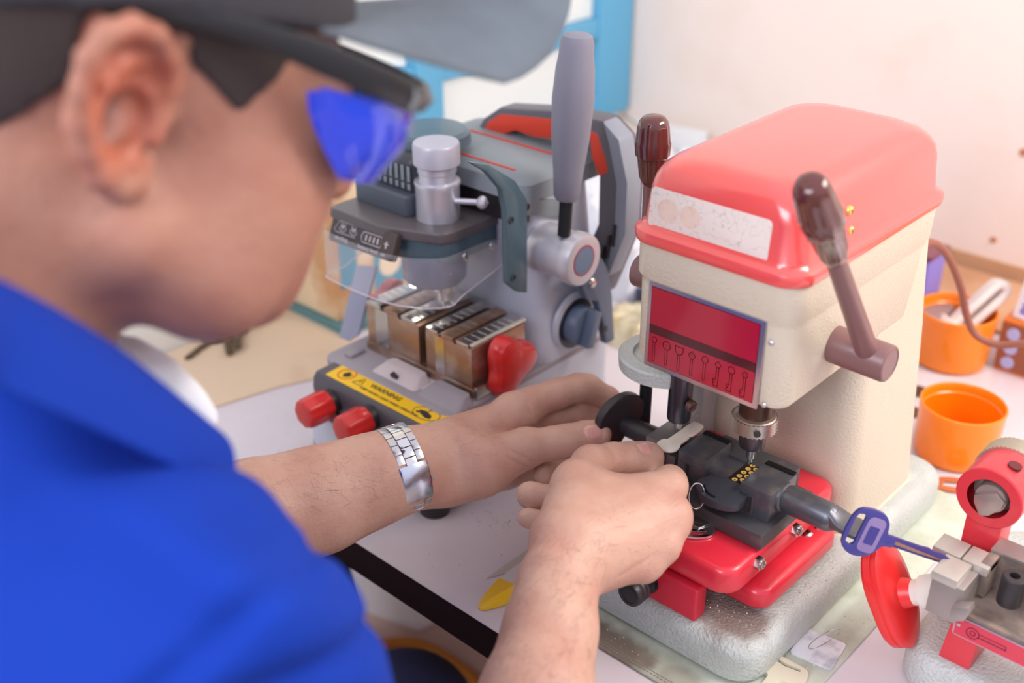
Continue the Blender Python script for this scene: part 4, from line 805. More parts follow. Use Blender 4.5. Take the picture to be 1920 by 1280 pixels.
b = MB(); b.rings([sec(.0335, .0148, .0110), sec(.050, .0165, .0112), (sec(.085, .018, .011)), sec(.120, .017, .010)]); b.build('tool_body', mat('scuffed_white_plastic', (214, 206, 206), .4), t)
b = MB(); q = [px(912, 1085, z=0), px(990, 1030, z=0), px(1100, 985, z=0), px(1110, 1000, z=0), px(1010, 1060, z=0)]
b.prism([(v.x, v.y) for v in q][::-1], (0, 0, .0003), (1, 0, 0), (0, 1, 0), .0006); 
bm_ = b.build('paper_scrap', mat('grey_paper', (196, 186, 176), .7)); tag(bm_, 'curled grey paper edge beneath the white and yellow hand tool', 'paper')

# orange cups
m_or = mat('orange_plastic', (255, 136, 10), 0.28, coat=.3, sss=.25, ssr=(1, .4, .1), sscale=.01)
def cup(X, Y, zc, r, h, lab, m):
    f_ = px(X, Y, z=0); c = f_ + _h * r * .93; t = thing('orange_cup', lab, 'cup', (c.x, c.y, 0), 'orange cups at the back of the bench')
    b = MB(); b.lathe((c.x, c.y, .0005), (0, 0, 1), [(0, r * .86), (.002, r * .93), (.006, r * .95), (h * .80, r * .985), (h * .985, r), (h, r * .985), (h, r * .955), (h * .985, r * .94), (h * .84, r * .93), (h * .82, r * .90), (.004, r * .87), (.003, .0001)], 64)
    b.build('cup_body', m, t); return c, t
c1_, cu1 = cup(1812, 890, 0, .0395, .056, 'empty orange plastic cup on the bench, nearest of the two', m_or)
c0_, cu0 = cup(1800, 706, 0, .0415, .062, 'orange plastic cup behind the empty one, with a folded lamp tube inside', m_or)
# folded lamp standing in the far cup
lm = thing('tube_lamp', 'white folded-tube lamp leaning in the far orange cup', 'light bulb', (c0_.x, c0_.y, .006)); wp2 = mat('milk_glass', (240, 226, 218), .35); wp3 = mat('lamp_base_white', (234, 214, 204), .45)
d_ = (cR * .66 + Vector((0, 0, .70)) + _h * .12).normalized(); s_ = (cR * .62 - Vector((0, 0, .55)) - _h * .3); s_ = (s_ - d_ * s_.dot(d_)).normalized(); s3 = d_.cross(s_)
o0 = Vector((c0_.x, c0_.y, .022)) - cR * .012
b = MB(); b.lathe(o0 - d_ * .012, d_, [(0, .012), (.010, .013), (.012, .0185), (.034, .0215), (.036, .0205)], 32); b.build('lamp_base', wp3, lm)
for k in (-1, 0, 1):
    b = MB(); q = o0 + d_ * .022 + s3 * (k * .011); w_ = .0065
    pts = [q - s_ * w_, q - s_ * w_ + d_ * .055, q - s_ * w_ * .6 + d_ * .0635, q + d_ * .066, q + s_ * w_ * .6 + d_ * .0635, q + s_ * w_ + d_ * .055, q + s_ * w_]
    b.tube(smooth_path(pts, 5), .0048, 12); b.build('glass_tube', wp2, lm)
# orange battery box and slanted lamp carton
t = thing('battery_box', 'orange and brown printed box at the right edge behind the cups', 'box', (-.315, 1.20, 0)); q = px(1862, 690, z=0)
b = MB(); b.box(q.x, q.x + .16, q.y, q.y + .07, .0004, .062, .001); bo = b.build('carton', mat('orange_print_card', (236, 128, 52), .45), t)
MB().box(q.x - .0004, q.x + .036, q.y - .0006, q.y + .03, .003, .058).build('brown_panel', mat('brown_print_card', (150, 84, 54), .4), bo)
for k in range(3): MB().lathe((q.x + .013, q.y - .0006, .012 + k * .017), (0, -1, 0), [(0, .0070), (.0008, .0066), (.0008, .0001)], 24).build('printed_dot', mat('pale_blue_print', (176, 180, 226), .4), bo)
t = thing('lamp_carton', 'white carton with violet PHILIPS lettering leaning on the battery box', 'box', (q.x + .06, q.y + .03, .0625))
p0 = px(1893, 610, d=q.y + .004); vL = (cR * .12 + Vector((0, 0, 1))).normalized(); uL = Vector((1, 0, 0)); uL = (uL - vL * uL.dot(vL)).normalized()
mtx = Matrix.Identity(4); nL = uL.cross(vL)
for i_, c_ in enumerate((uL, vL, -nL)):
    for j_ in range(3): mtx[j_][i_] = c_[j_]
mtx.translation = Vector((p0.x, p0.y, .064))
b = MB(); b.box(0, .045, 0, .085, 0, .045, .0008, mtx=mtx); ca = b.build('carton', mat('white_carton', (240, 232, 236), .5), t)
o_ = Vector(mtx.translation) + uL * .014 + vL * .006 + nL * .0006
text_mesh('PHILIPS', o_, vL, -uL, .0175, 'brand_text', mat('violet_print', (110, 96, 200), .4), ca, bold=.0006)
# blue folder box and brown thing behind the machine
t = thing('blue_binder', 'violet blue box file leaning against the back wall behind the cream machine', 'box file', (-.44, 1.2, 0))
zb0 = px(1778, 470, d=1.19)
b = MB(); A_ = [px(1700, 655, d=1.17), px(1722, 640, d=1.17), px(1768, 490, d=1.19), px(1770, 468, d=1.20), px(1700, 540, d=1.20)]
x1_ = px(1725, 640, d=1.17).x; x2_ = px(1768, 480, d=1.19).x
b.prism([(x1_ - .16, .0008), (x1_, .0008), (x2_, zb0.z - .004), (x2_ - .16, zb0.z - .004)], (0, 1.20, 0), (1, 0, 0), (0, 0, 1), .045, .002); bf = b.build('file_body', mat('periwinkle_card', (136, 124, 206), .45), t)
b = MB(); b.prism([(x2_ - .165, zb0.z - .004), (x2_ + .001, zb0.z - .004), (x2_ + .003, zb0.z + .002), (x2_ - .163, zb0.z + .002)], (0, 1.201, 0), (1, 0, 0), (0, 0, 1), .047, .001); b.build('file_rim', mat('maroon_edge', (128, 72, 84), .5), bf)
b = MB(); q = px(1722, 690, z=0); b.rbox(q.x - .06, q.x + .002, q.y + .02, q.y + .075, .0004, .050, .006, .004); o = b.build('grey_case', mat('mauve_grey_plastic', (150, 122, 120), .5)); tag(o, 'small mauve grey case behind the foot of the cream column', 'case')
b = MB(); q = px(1700, 600, d=1.13); 
# cable
b = MB(); b.rbox(-.52, .30, 1.245, 1.388, .0004, .006, .004, .001); o = b.build('brown_board', mat('tan_board', (206, 158, 122), .6, vary=(188, 138, 104), vscale=9)); tag(o, 'tan board lying along the foot of the pink back wall', 'board')
cp_ = [px(1700, 470, d=.93), px(1748, 455, d=.96), px(1778, 482, d=.99), px(1802, 540, d=1.02), px(1812, 590, d=1.035), px(1830, 628, d=1.04), px(1870, 646, d=1.045), px(1925, 644, d=1.05), px(1990, 650, d=1.06)]
b = MB(); b.tube(smooth_path(cp_, 8), .0037, 10); o = b.build('power_cable', mat('brown_cable', (150, 92, 74), .45)); tag(o, 'brown power cable hanging from the back of the cream machine past the cups', 'cable')
# small keys on the bench behind the column and the orange key
for X, Y, dg, lb in ((1706, 772, 20, 'small dark key on the white bench beside the orange cups, nearer one'), (1722, 734, 60, 'small dark key on the white bench beside the orange cups, farther one')):
    p = px(X, Y, z=.001); flat_key('small_key', lb, p.x, p.y, .0006, math.radians(dg), .9, m_old, group='small keys beside the orange cups')
p = px(1790, 912, z=.001); 
t = thing('orange_buckle', 'flat copper coloured key head with a slot, below the near orange cup', 'key', (p.x, p.y, .0006)); R2 = Matrix.Rotation(math.radians(28), 2)
b = MB(); f = lambda q: tuple(Vector((p.x, p.y)) + R2 @ Vector(q)); b.prism([f(q) for q in spline2([(-.020, -.009), (-.012, .010), (.016, .011), (.022, .002), (.016, -.009)], 3)], (0, 0, .0006), (1, 0, 0), (0, 1, 0), .0028, .0005, holes=[[f(q) for q in [(-.013, -.004), (-.008, .005), (.010, .006), (.012, .001), (.008, -.004)]]]); b.build('key_head', mat('copper_brown', (206, 130, 84), .35, metal=.4), t)

# cartons by the left wall
m_card = mat('printed_carton', (222, 196, 160), .55, vary=(196, 146, 100), vscale=9, vpow=(.5, .62)); m_teal = mat('teal_print', (38, 130, 156), .45)
t = thing('printed_carton', 'cream and brown printed carton with teal panels by the left wall', 'carton', (-.99, .88, 0))
b = MB(); b.box(LW + .006, -.945, .742, .890, .012, .205, .0015); cb = b.build('carton', m_card, t)
for y0, y1, z0, z1 in ((.750, .775, .05, .13), (.800, .850, .03, .10)): MB().box(-.9452, -.9444, y0, y1, z0, z1, .0).build('teal_panel', m_teal, cb)
b = MB(); b.lathe((-.9446, .825, .060), (1, 0, 0), [(0, .017), (.0006, .017), (.0006, .0001)], 28); b.build('round_print', mat('cream_print', (226, 204, 170), .5), cb)
b = MB(); b.box(LW + .005, -.925, .735, .905, .0006, .0115, .001); o = b.build('teal_board', mat('teal_board', (84, 122, 124), .6)); tag(o, 'flat teal board under the printed carton', 'board')
# plastic bags and a folded sheet against the walls behind the machines
def crumple(name, lab, cat_, x0, x1, y0, y1, z1, m, seed, n=26):
    b = bmesh.new(); G_ = []
    for i in range(n + 1):
        row = []
        for j in range(n + 1):
            u, v = i / n, j / n; e = min(u, 1 - u, v, 1 - v) * 2; hgt = (1 - (1 - min(1, e * 2.2)) ** 2) * z1
            nn = noise.noise(Vector((u * 3.2 + seed, v * 3.2, seed))) ; n2 = abs(noise.noise(Vector((u * 9 + seed, v * 9, 3))))
            row.append(b.verts.new((x0 + (x1 - x0) * u + .012 * nn * (e > .05), y0 + (y1 - y0) * v + .01 * n2 * (e > .05), .0008 + max(0, hgt * (.70 + .35 * nn + .30 * n2)))))
        G_.append(row)
    for i in range(n):
        for j in range(n): b.faces.new((G_[i][j], G_[i + 1][j], G_[i + 1][j + 1], G_[i][j + 1]))
    edge = [G_[i][0] for i in range(n + 1)] + [G_[n][j] for j in range(1, n + 1)] + [G_[i][n] for i in range(n - 1, -1, -1)] + [G_[0][j] for j in range(n - 1, 0, -1)]
    b.faces.new(list(reversed(edge))); bmesh.ops.recalc_face_normals(b, faces=b.faces)
    k = MB(); k._merge(b); o = k.build(name, m, angle=28); tag(o, lab, cat_); return o
m_bag = mat('white_poly_bag', (222, 222, 228), .32, coat=.2, vary=(206, 210, 226), vscale=16)
crumple('plastic_bag', 'large crumpled white plastic bag behind the two machines', 'bag', -.985, -.735, 1.02, 1.385, .118, m_bag, 3)
crumple('parts_packet', 'small clear packet of yellowish parts between the two machines', 'packet', -.735, -.655, .925, 1.005, .030, mat('yellowish_packet', (220, 208, 176), .25, coat=.4, vary=(188, 170, 128), vscale=60, vpow=(.45, .6)), 9, 16)
b = MB(); pz = px(1120, 215, d=1.36).z
b.prism([(LW + .03, .10), (LW + .03, pz + .006), (px(1200, 212, d=1.36).x, pz + .004), (px(1318, 250, d=1.36).x, px(1318, 250, d=1.36).z), (px(1310, 300, d=1.36).x, .05), (-.80, .02)], (0, 1.372, 0), (1, 0, 0), (0, 0, 1), .0022, .0005)
sh = b.build('white_sheet', mat('white_sheet', (232, 230, 226), .5)); tag(sh, 'white plastic sheet with small blue print standing against the back wall', 'sheet')
for X, Y in ((1180, 268), (1188, 285), (1172, 296)):
    p = px(X, Y, d=1.369); b = MB()
    for k in range(3): b.tube([p + Vector((math.cos(k * 1.05) * .007, 0, math.sin(k * 1.05) * .007)), p - Vector((math.cos(k * 1.05) * .007, 0, math.sin(k * 1.05) * .007))], .0012, 5)
    b.build('blue_flower_print', mat('blue_print', (96, 116, 200), .5), sh)
b = MB(); q = px(1187, 582, z=0); b.rbox(q.x, q.x + .10, q.y, q.y + .06, .0006, .030, .003, .002); o = b.build('navy_case', mat('navy_plastic', (58, 66, 96), .4)); tag(o, 'flat navy case left of the cream machine, behind its grey stop plate', 'case')

# swarf: tiny metal chips scattered on bench, base and mat
def chips(name, lab, spots, m):
    b = bmesh.new()
    for (cx_, cy_, sx_, sy_, z_, n) in spots:
        for _ in range(n):
            x = cx_ + random.gauss(0, 1) * sx_; y = cy_ + random.gauss(0, 1) * sy_; s_ = random.uniform(.0002, .0006); a = random.uniform(0, 3.14)
            vs = [b.verts.new((x + s_ * random.uniform(.6, 1.6) * math.cos(a + k * 2.1), y + s_ * random.uniform(.6, 1.6) * math.sin(a + k * 2.1), z_)) for k in range(3)]; tp = b.verts.new((x, y, z_ + s_ * random.uniform(.6, 1.4)))
            b.faces.new(vs[::-1]); [b.faces.new((vs[k], vs[(k + 1) % 3], tp)) for k in range(3)]
    me = bpy.data.meshes.new(name); b.to_mesh(me); b.free(); o = mk(name, me, m); o['kind'] = 'stuff'; tag(o, lab, 'metal chips'); return o
p1 = px(930, 975, z=0); p2 = px(880, 1070, z=0); p3 = px(520, 790, z=0)
chips('metal_chips', 'tiny brown metal chips scattered on the white bench', [(p1.x, p1.y, .012, .008, .0001, 60), (p1.x + .02, p1.y + .05, .02, .02, .0001, 30), (p2.x, p2.y, .04, .02, .0001, 16), (p3.x, p3.y, .03, .02, .0001, 40)], mat('brown_chips', (150, 112, 86), .4, metal=.6))
chips('bright_chips', 'bright metal chips scattered on the mat around the grey base', [(-.27, .66, .006, .05, .0024, 60), (-.262, .72, .01, .06, .0024, 90), (-.40, .55, .05, .008, .0024, 70)], mat('bright_chips', (236, 224, 190), .25, metal=.9))
o = chips('base_chips', 'bright metal chips scattered on the grey base of the red-lidded machine', [(-.325, .600, .016, .010, .0362, 90), (-.297, .66, .003, .05, .0362, 60)], mat('bright_chips', (236, 224, 190), .25, metal=.9))

# ---------------------------------------------------------------- under the bench
t = thing('white_crate', 'white plastic crate under the bench, below its dark front edge', 'crate', (-.86, .90, -.4))
zc = -.40; BL_, BF_, BR_ = px(663, 1140, z=zc), px(787, 1187, z=zc), px(905, 1122, z=zc); BB_ = BL_ + BR_ - BF_; cen = (BL_ + BR_) / 2
def cring(z, k):
    out = []
    Q = [BF_, BR_, BB_, BL_]
    for i in range(4):
        p, a, c = Q[i], Q[i - 1], Q[(i + 1) % 4]; 
        for w_ in (a, p, c) if False else (0, 1, 2):
            q = p + ((a - p).normalized() * .008 if w_ == 0 else (c - p).normalized() * .008 if w_ == 2 else ((a - p).normalized() + (c - p).normalized()) * .0024)
            q = cen + (q - cen) * k; out.append((q.x, q.y, z))
    return out
b.rings([cring(zc + .001, .98), cring(zc + .006, 1.0), cring(-.17, 1.22), cring(-.165, 1.25), cring(-.155, 1.25)]) if False else None
b = MB(); b.rings([cring(zc + .001, .98), cring(zc + .006, 1.0), cring(-.17, 1.16), cring(-.168, 1.20), cring(-.155, 1.20)]); b.build('crate_body', mat('grey_white_plastic', (242, 236, 238), .45), t)
b = MB(); b.box(-.945, -.42, .60, 1.25, -T, zc, .003); o = b.build('storage_box', mat('mauve_brown_card', (222, 192, 182), .6, vary=(196, 156, 138), vscale=6)); tag(o, 'wide dull mauve box on the floor, under the white crate', 'box')
b = MB(); b.tube(smooth_path([px(x, y, z=zc + .007) for x, y in ((640, 1245), (690, 1214), (750, 1203), (800, 1212), (850, 1240), (890, 1275), (930, 1330))], 8), .0065, 10); o = b.build('amber_hose', mat('amber_rubber', (206, 128, 40), .4)); tag(o, 'curved amber hose lying on the mauve box under the bench', 'hose')
# ---------------------------------------------------------------- smooth body surfaces from blended tapered volumes
def V3(p): return np.array((p[0], p[1], p[2]), float)
def cone(a, b, ra, rb, n=None, s=1.0): return ('c', V3(a), V3(b), ra, rb, None if n is None else V3(Vector(n).normalized()), s)
def ell(c, M3, r): return ('e', V3(c), np.array(M3, float), np.array(r, float))          # rows of M3: unit axes
def chain(pts, n=None, s=1.0): return [cone(pts[i][:3], pts[i + 1][:3], pts[i][3], pts[i + 1][3], n, s) for i in range(len(pts) - 1)]
def prim_d(pr, P):
    if pr[0] == 'c':
        _, a, b, ra, rb, n, s = pr; ba = b - a; pa = P - a
        h = np.clip(pa @ ba / max(ba @ ba, 1e-12), 0, 1); v = pa - h[..., None] * ba
        if n is not None:
            vn = v @ n; d2 = (v * v).sum(-1) + vn * vn * (1 / (s * s) - 1); return (np.sqrt(np.maximum(d2, 0)) - (ra + (rb - ra) * h)) * (s ** .5)
        return np.sqrt((v * v).sum(-1)) - (ra + (rb - ra) * h)
    _, c, M, r = pr; q = (P - c) @ M.T; k0 = np.sqrt(((q / r) ** 2).sum(-1)); k1 = np.sqrt(((q / (r * r)) ** 2).sum(-1)) + 1e-9
    return k0 * (k0 - 1) / k1
def smin(a, b, k):
    h = np.maximum(k - np.abs(a - b), 0) / k; return np.minimum(a, b) - h * h * k * .25
def prim_box(pr):
    if pr[0] == 'c': r = max(pr[3], pr[4]) * (1.0 if pr[5] is None else 1.05); return np.minimum(pr[1], pr[2]) - r, np.maximum(pr[1], pr[2]) + r
    e = np.abs(pr[2].T) @ pr[3]; return pr[1] - e, pr[1] + e
def sdf_mesh(groups, h, post=None, k0=0.006, cut=None):
    """groups: list of (prims, k inside the group, k to what came before, mode '+' or '-')"""
    allp = [(g, p) for g, G_ in enumerate(groups) for p in G_[0]]
    bs = [prim_box(p) for g, p in allp if groups[g][3] == '+']; lo = np.min([b[0] for b in bs], 0) - .006; hi = np.max([b[1] for b in bs], 0) + .006
    N = np.ceil((hi - lo) / h).astype(int) + 1; BL = 12; NB = -(-N // BL); N = NB * BL + 1
    vol = np.full(N, 1.0, np.float32)
    ci = np.stack(np.meshgrid(*[np.arange(n) for n in NB], indexing='ij'), -1).reshape(-1, 3); cen = lo + (ci * BL + BL / 2) * h; br = BL * h * .87
    D = np.stack([prim_d(p, cen) for g, p in allp], 1); kk = max(max(G_[1], G_[2]) for G_ in groups)
    plus = np.array([groups[g][3] == '+' for g, p in allp]); dm = D[:, plus].min(1)
    act = (dm < br * 1.25 + kk); deep = dm < -(br * 1.4 + .01)
    off = np.stack(np.meshgrid(*[np.arange(BL + 1)] * 3, indexing='ij'), -1).reshape(-1, 3) * h
    for bi in np.nonzero(act)[0]:
        i, j, k = ci[bi] * BL; sl = (slice(i, i + BL + 1), slice(j, j + BL + 1), slice(k, k + BL + 1))
        if deep[bi] and post is None and cut is None: vol[sl] = -1.0; continue
        P = lo + ci[bi] * BL * h + off; res = None
        for g, G_ in enumerate(groups):
            ids = [q for q, (gg, p) in enumerate(allp) if gg == g and D[bi, q] < dm[bi] + br * 2.6 + G_[1] + (.01 if G_[3] == '-' else 0)]
            if not ids: continue
            dg = None
            for q in ids:
                dq = prim_d(allp[q][1], P); dg = dq if dg is None else smin(dg, dq, G_[1])
            if G_[3] == '-':
                if res is not None: res = -smin(-res, dg, G_[2])
            else: res = dg if res is None else smin(res, dg, G_[2])
        if res is None: continue
        if post is not None: res = post(P, res)
        if cut is not None: res = cut(P, res)
        vol[sl] = res.reshape(BL + 1, BL + 1, BL + 1)
    S = vol < 0; c8 = S[:-1, :-1, :-1].astype(np.int8)
    cnt = sum(S[a:S.shape[0] - 1 + a, b:S.shape[1] - 1 + b, c:S.shape[2] - 1 + c].astype(np.int8) for a in (0, 1) for b in (0, 1) for c in (0, 1))
    cells = np.argwhere((cnt > 0) & (cnt < 8)); idx = np.full(cnt.shape, -1, np.int32); idx[tuple(cells.T)] = np.arange(len(cells))
    acc = np.zeros((len(cells), 3)); num = np.zeros(len(cells))
    cor = [(a, b, c) for a in (0, 1) for b in (0, 1) for c in (0, 1)]
    for a in cor:
        for ax in range(3):
            if a[ax]: continue
            b = list(a); b[ax] = 1; va = vol[cells[:, 0] + a[0], cells[:, 1] + a[1], cells[:, 2] + a[2]]; vb = vol[cells[:, 0] + b[0], cells[:, 1] + b[1], cells[:, 2] + b[2]]
            m = (va < 0) != (vb < 0); t = np.where(m, va / np.where(m, va - vb, 1), 0); p = np.array(a, float)[None].repeat(len(cells), 0); p[:, ax] = t
            acc += p * m[:, None]; num += m
    verts = lo + (cells + acc / num[:, None]) * h; faces = []
    for ax in range(3):
        s0 = [slice(None)] * 3; s1 = [slice(None)] * 3; s0[ax] = slice(0, -1); s1[ax] = slice(1, None)
        A, Bv = S[tuple(s0)], S[tuple(s1)]; E_ = np.argwhere(A != Bv); u, v = (ax + 1) % 3, (ax + 2) % 3
        E_ = E_[(E_[:, u] > 0) & (E_[:, v] > 0)]; ins = A[tuple(E_.T)]
        q = []
        for du, dv in ((0, 0), (-1, 0), (-1, -1), (0, -1)):
            e = E_.copy(); e[:, u] += du; e[:, v] += dv; 
            ok = (e < np.array(idx.shape)).all(1); e = np.minimum(e, np.array(idx.shape) - 1); q.append(np.where(ok, idx[tuple(e.T)], -1))
        q = np.stack(q, 1); q[~ins] = q[~ins][:, ::-1]; q = q[(q >= 0).all(1)]; faces.append(q)
    return verts, np.concatenate(faces)
def np_mesh(name, V, F, mats_, midx=None):
    me = bpy.data.meshes.new(name); me.vertices.add(len(V)); me.vertices.foreach_set('co', V.astype(np.float32).ravel())
    me.loops.add(len(F) * 4); me.loops.foreach_set('vertex_index', F.astype(np.int32).ravel()); me.polygons.add(len(F))
    me.polygons.foreach_set('loop_start', np.arange(0, len(F) * 4, 4, dtype=np.int32)); me.polygons.foreach_set('loop_total', np.full(len(F), 4, np.int32))
    if midx is not None: me.polygons.foreach_set('material_index', midx.astype(np.int32))
    me.update(calc_edges=True); me.validate(); return me
# ---------------------------------------------------------------- the person: arms and hands
def J(x, y, dep, r): 
    p = px(x, y, dep=dep); return (p.x, p.y, p.z, r * dep / FPX)
view = -cF
# left arm, hand closing on the wing of the clamp
Lf = [J(60, 1100, .800, 112), J(300, 1030, .825, 112), J(480, 972, .848, 102), J(600, 936, .865, 90), J(700, 899, .880, 76), J(765, 876, .892, 70)]
Lpalm = [cone(*[q[:3] for q in (J(765, 878, .892, 1), J(850, 862, .905, 1))], J(0, 0, .892, 68)[3], J(0, 0, .905, 66)[3], view, .62),
         cone(J(820, 845, .915, 1)[:3], J(975, 775, .950, 1)[:3], .0235, .0150, view, .85),          # index metacarpal ridge
         cone(J(840, 868, .930, 1)[:3], J(985, 800, .970, 1)[:3], .0200, .0145),
         cone(J(835, 890, .930, 1)[:3], J(975, 845, .985, 1)[:3], .0200, .0150),
         cone(J(840, 905, .920, 1)[:3], J(950, 885, .985, 1)[:3], .0165, .0150),
         cone(J(830, 905, .900, 1)[:3], J(905, 882, .912, 1)[:3], .0185, .0185),                      # thenar
         cone(J(905, 880, .908, 1)[:3], J(985, 842, .916, 1)[:3], .0190, .0135)]
Lthumb = chain([J(900, 868, .905, 42), J(985, 838, .915, 34), J(1040, 830, .921, 30), J(1068, 826, .924, 30.5), J(1092, 821, .927, 27), J(1120, 815, .931, 24.5)]) + [cone(J(1100, 816, .929, 1)[:3], J(1119, 813, .931, 1)[:3], .0116, .0106, view, .85)]
Lindex = chain([J(960, 770, .950, 36), J(1000, 754, .960, 30), J(1045, 738, .968, 28), J(1085, 727, .976, 27), J(1103, 728, .982, 26), J(1140, 747, .990, 22), J(1160, 775, .992, 19)])
Lmid = chain([J(985, 800, .975, 32), J(1035, 785, .985, 27), J(1085, 775, .992, 26), J(1110, 785, .996, 24), J(1140, 805, .996, 21)])
Lring = chain([J(960, 850, .985, 30), J(1010, 845, .990, 26), J(1060, 862, .980, 25), J(1058, 884, .962, 24), J(1030, 888, .940, 22), J(1019, 887, .932, 20)])
Lpink = chain([J(950, 885, .980, 26), J(990, 880, .990, 22), J(1030, 895, .985, 20), J(1040, 910, .970, 18)])
Lgroups = [(chain(Lf, view, .86), .02, .02, '+'), (Lpalm, .012, .014, '+'), (Lindex, .004, .0075, '+'), (Lmid, .004, .004, '+'), (Lring, .004, .004, '+'), (Lpink, .004, .004, '+'), (Lthumb, .005, .0085, '+')]
# right arm, back of the hand to the viewer, pinching the key
Rf = [J(800, 1720, .610, 118), J(930, 1480, .655, 112), J(1008, 1300, .695, 94), J(1032, 1180, .725, 76), J(1046, 1090, .745, 66)]
RM = {'i': J(1258, 912, .815, 1), 'm': J(1262, 962, .800, 1), 'r': J(1240, 1015, .792, 1), 'p': J(1200, 1058, .790, 1)}
Rpalm = [cone(J(1046, 1090, .745, 1)[:3], J(1080, 1030, .765, 1)[:3], .0225, .0245, view, .72),
         cone(J(1075, 1020, .770, 1)[:3], RM['i'][:3], .0235, .0122), cone(J(1080, 1030, .768, 1)[:3], RM['m'][:3], .0235, .0122),
         cone(J(1085, 1045, .768, 1)[:3], RM['r'][:3], .0230, .0118), cone(J(1085, 1060, .768, 1)[:3], RM['p'][:3], .0205, .0110),
         cone(J(1050, 1010, .770, 1)[:3], J(1082, 905, .815, 1)[:3], .0190, .0165),            # thumb metacarpal
         cone(J(1090, 960, .790, 1)[:3], J(1200, 925, .815, 1)[:3], .0200, .0140),
         cone(J(1120, 930, .810, 1)[:3], J(1190, 960, .820, 1)[:3], .0180, .0180),
         cone(J(1268, 985, .797, 1)[:3], J(1262, 982, .797, 1)[:3], .0090, .0080), cone(J(1244, 1030, .789, 1)[:3], J(1238, 1026, .789, 1)[:3], .0092, .0080), cone(J(1212, 1062, .786, 1)[:3], J(1205, 1060, .786, 1)[:3], .0090, .0080)]
Rthumb = chain([J(1075, 915, .815, 40), J(1108, 872, .838, 36), J(1150, 862, .852, 31), J(1178, 862, .860, 31), J(1205, 862, .868, 29), J(1220, 858, .872, 24)]) + [cone(J(1190, 862, .864, 1)[:3], J(1214, 855, .872, 1)[:3], .0112, .0100, view, .9)]
Rindex = chain([J(1235, 925, .815, 33), J(1256, 903, .828, 29), J(1252, 905, .850, 27), J(1238, 912, .872, 24), J(1215, 905, .885, 22)])
Rmid = chain([RM['m'][:3] + (.0122,), J(1262, 985, .830, 28), J(1225, 1000, .850, 26), J(1150, 975, .860, 24), J(1100, 960, .862, 22)])
Rring = chain([RM['r'][:3] + (.0118,), J(1215, 1035, .825, 27), J(1120, 970, .845, 26), J(1050, 935, .850, 25), J(995, 928, .852, 24), J(993, 928, .852, 23.5)])
Rpink = chain([RM['p'][:3] + (.0108,), J(1160, 1062, .815, 24), J(1080, 1010, .832, 22), J(1030, 980, .838, 21.5), J(990, 971, .840, 19.5)])
Rgroups = [(chain(Rf, view, .86), .02, .02, '+'), (Rpalm, .011, .014, '+'), (Rindex, .006, .008, '+'), (Rmid, .004, .004, '+'), (Rring, .004, .003, '+'), (Rpink, .004, .003, '+'), (Rthumb, .006, .009, '+')]
# grooves: (centre, axis, sigma, depth, reach)
def grooves(lst, nails=()):
    G_ = [(V3(c), V3(Vector(a).normalized()), s, A, R) for c, a, s, A, R in lst]
    def post(P, d):
        for c, a, s, A, R in G_:
            v = P - c; m = (v * v).sum(-1) < (R * 1.3) ** 2
            if m.any():
                vv = v[m]; t = vv @ a; rr = np.sqrt((vv * vv).sum(-1)); d[m] += A * np.exp(-(t / s) ** 2) * np.clip((R - rr) / (R * .4), 0, 1)
        for c, ax, up, L, w_, dpt in nails:
            v = P - c; m = (v * v).sum(-1) < .0003
            if m.any():
                vv = v[m]; side = np.cross(ax, up); x = vv @ ax / L; y = vv @ side / w_; rr = (np.abs(x) ** 3 + np.abs(y) ** 3) ** (1 / 3.0)
                d[m] += dpt * np.exp(-((rr - 1) / .16) ** 2) * (vv @ up > -.004) - .00022 * (rr < .9) * (vv @ up > -.004)
        return d
    return post
def jn(x, y, dep): return px(x, y, dep=dep)
lax = jn(1122, 812, .931) - jn(1060, 825, .923); rax = jn(1220, 858, .872) - jn(1150, 864, .852)
def nail(c, ax, L, w_, up=None):
    ax = Vector(ax).normalized(); u = Vector(up if up is not None else view); u = (u - ax * u.dot(ax)).normalized(); return (V3(c), V3(ax), V3(u), L, w_, .0007)
nl_l = nail(jn(1112, 811, .9195), lax, .0080, .0066, view + cU * .35); nl_r = nail(jn(1206, 843, .860), rax + cU * .006, .0070, .0056, view + cU * .8)
wr = []
for k, (t, s, A) in enumerate(((0, .0006, .00055), (.0032, .0006, .0006), (.0064, .0006, .0005), (-.0034, .0006, .00045))):
    wr.append((jn(1066, 806, .915) + Vector(lax).normalized() * t, Vector(lax) + cU * .004 * (k - 1), s, A, .0100))
    wr.append((jn(1152, 838, .842) + Vector(rax).normalized() * (t - .001), Vector(rax) + cU * .004 * (k - 1), s, A * .7, .0100))
for x0_, y0_, x1_, y1_, dp, R_ in ((985, 745, 1003, 790, .936, .012), (1010, 742, 1020, 790, .94, .010), (950, 840, 1010, 870, .90, .017), (940, 850, 1000, 884, .90, .016), (1100, 712, 1102, 750, .955, .011)):
    a_ = jn(x0_, y0_, dp); b_ = jn(x1_, y1_, dp); ln = (b_ - a_).normalized(); wr.append(((a_ + b_) / 2, ln.cross(view), .0009, .0012, R_))
a_ = jn(1150, 915, .822); b_ = jn(1218, 886, .845); ln = (b_ - a_).normalized(); wr.append(((a_ + b_) / 2 + ln * .004, ln.cross(view), .0017, .0055, .0150))
for x0_, y0_, x1_, y1_, dp, s_, A_, R_ in ((1130, 1085, 1235, 1040, .770, .0016, .0008, .022), (1110, 1000, 1230, 975, .768, .0035, .0007, .03), (1100, 960, 1215, 925, .775, .003, .0006, .03)):
    a_ = jn(x0_, y0_, dp); b_ = jn(x1_, y1_, dp); ln = (b_ - a_).normalized(); wr.append(((a_ + b_) / 2, ln.cross(view), s_, A_, R_))
wr.append((jn(795, 900, .875), jn(860, 880, .875) - jn(795, 900, .875), .0016, .0010, .022))
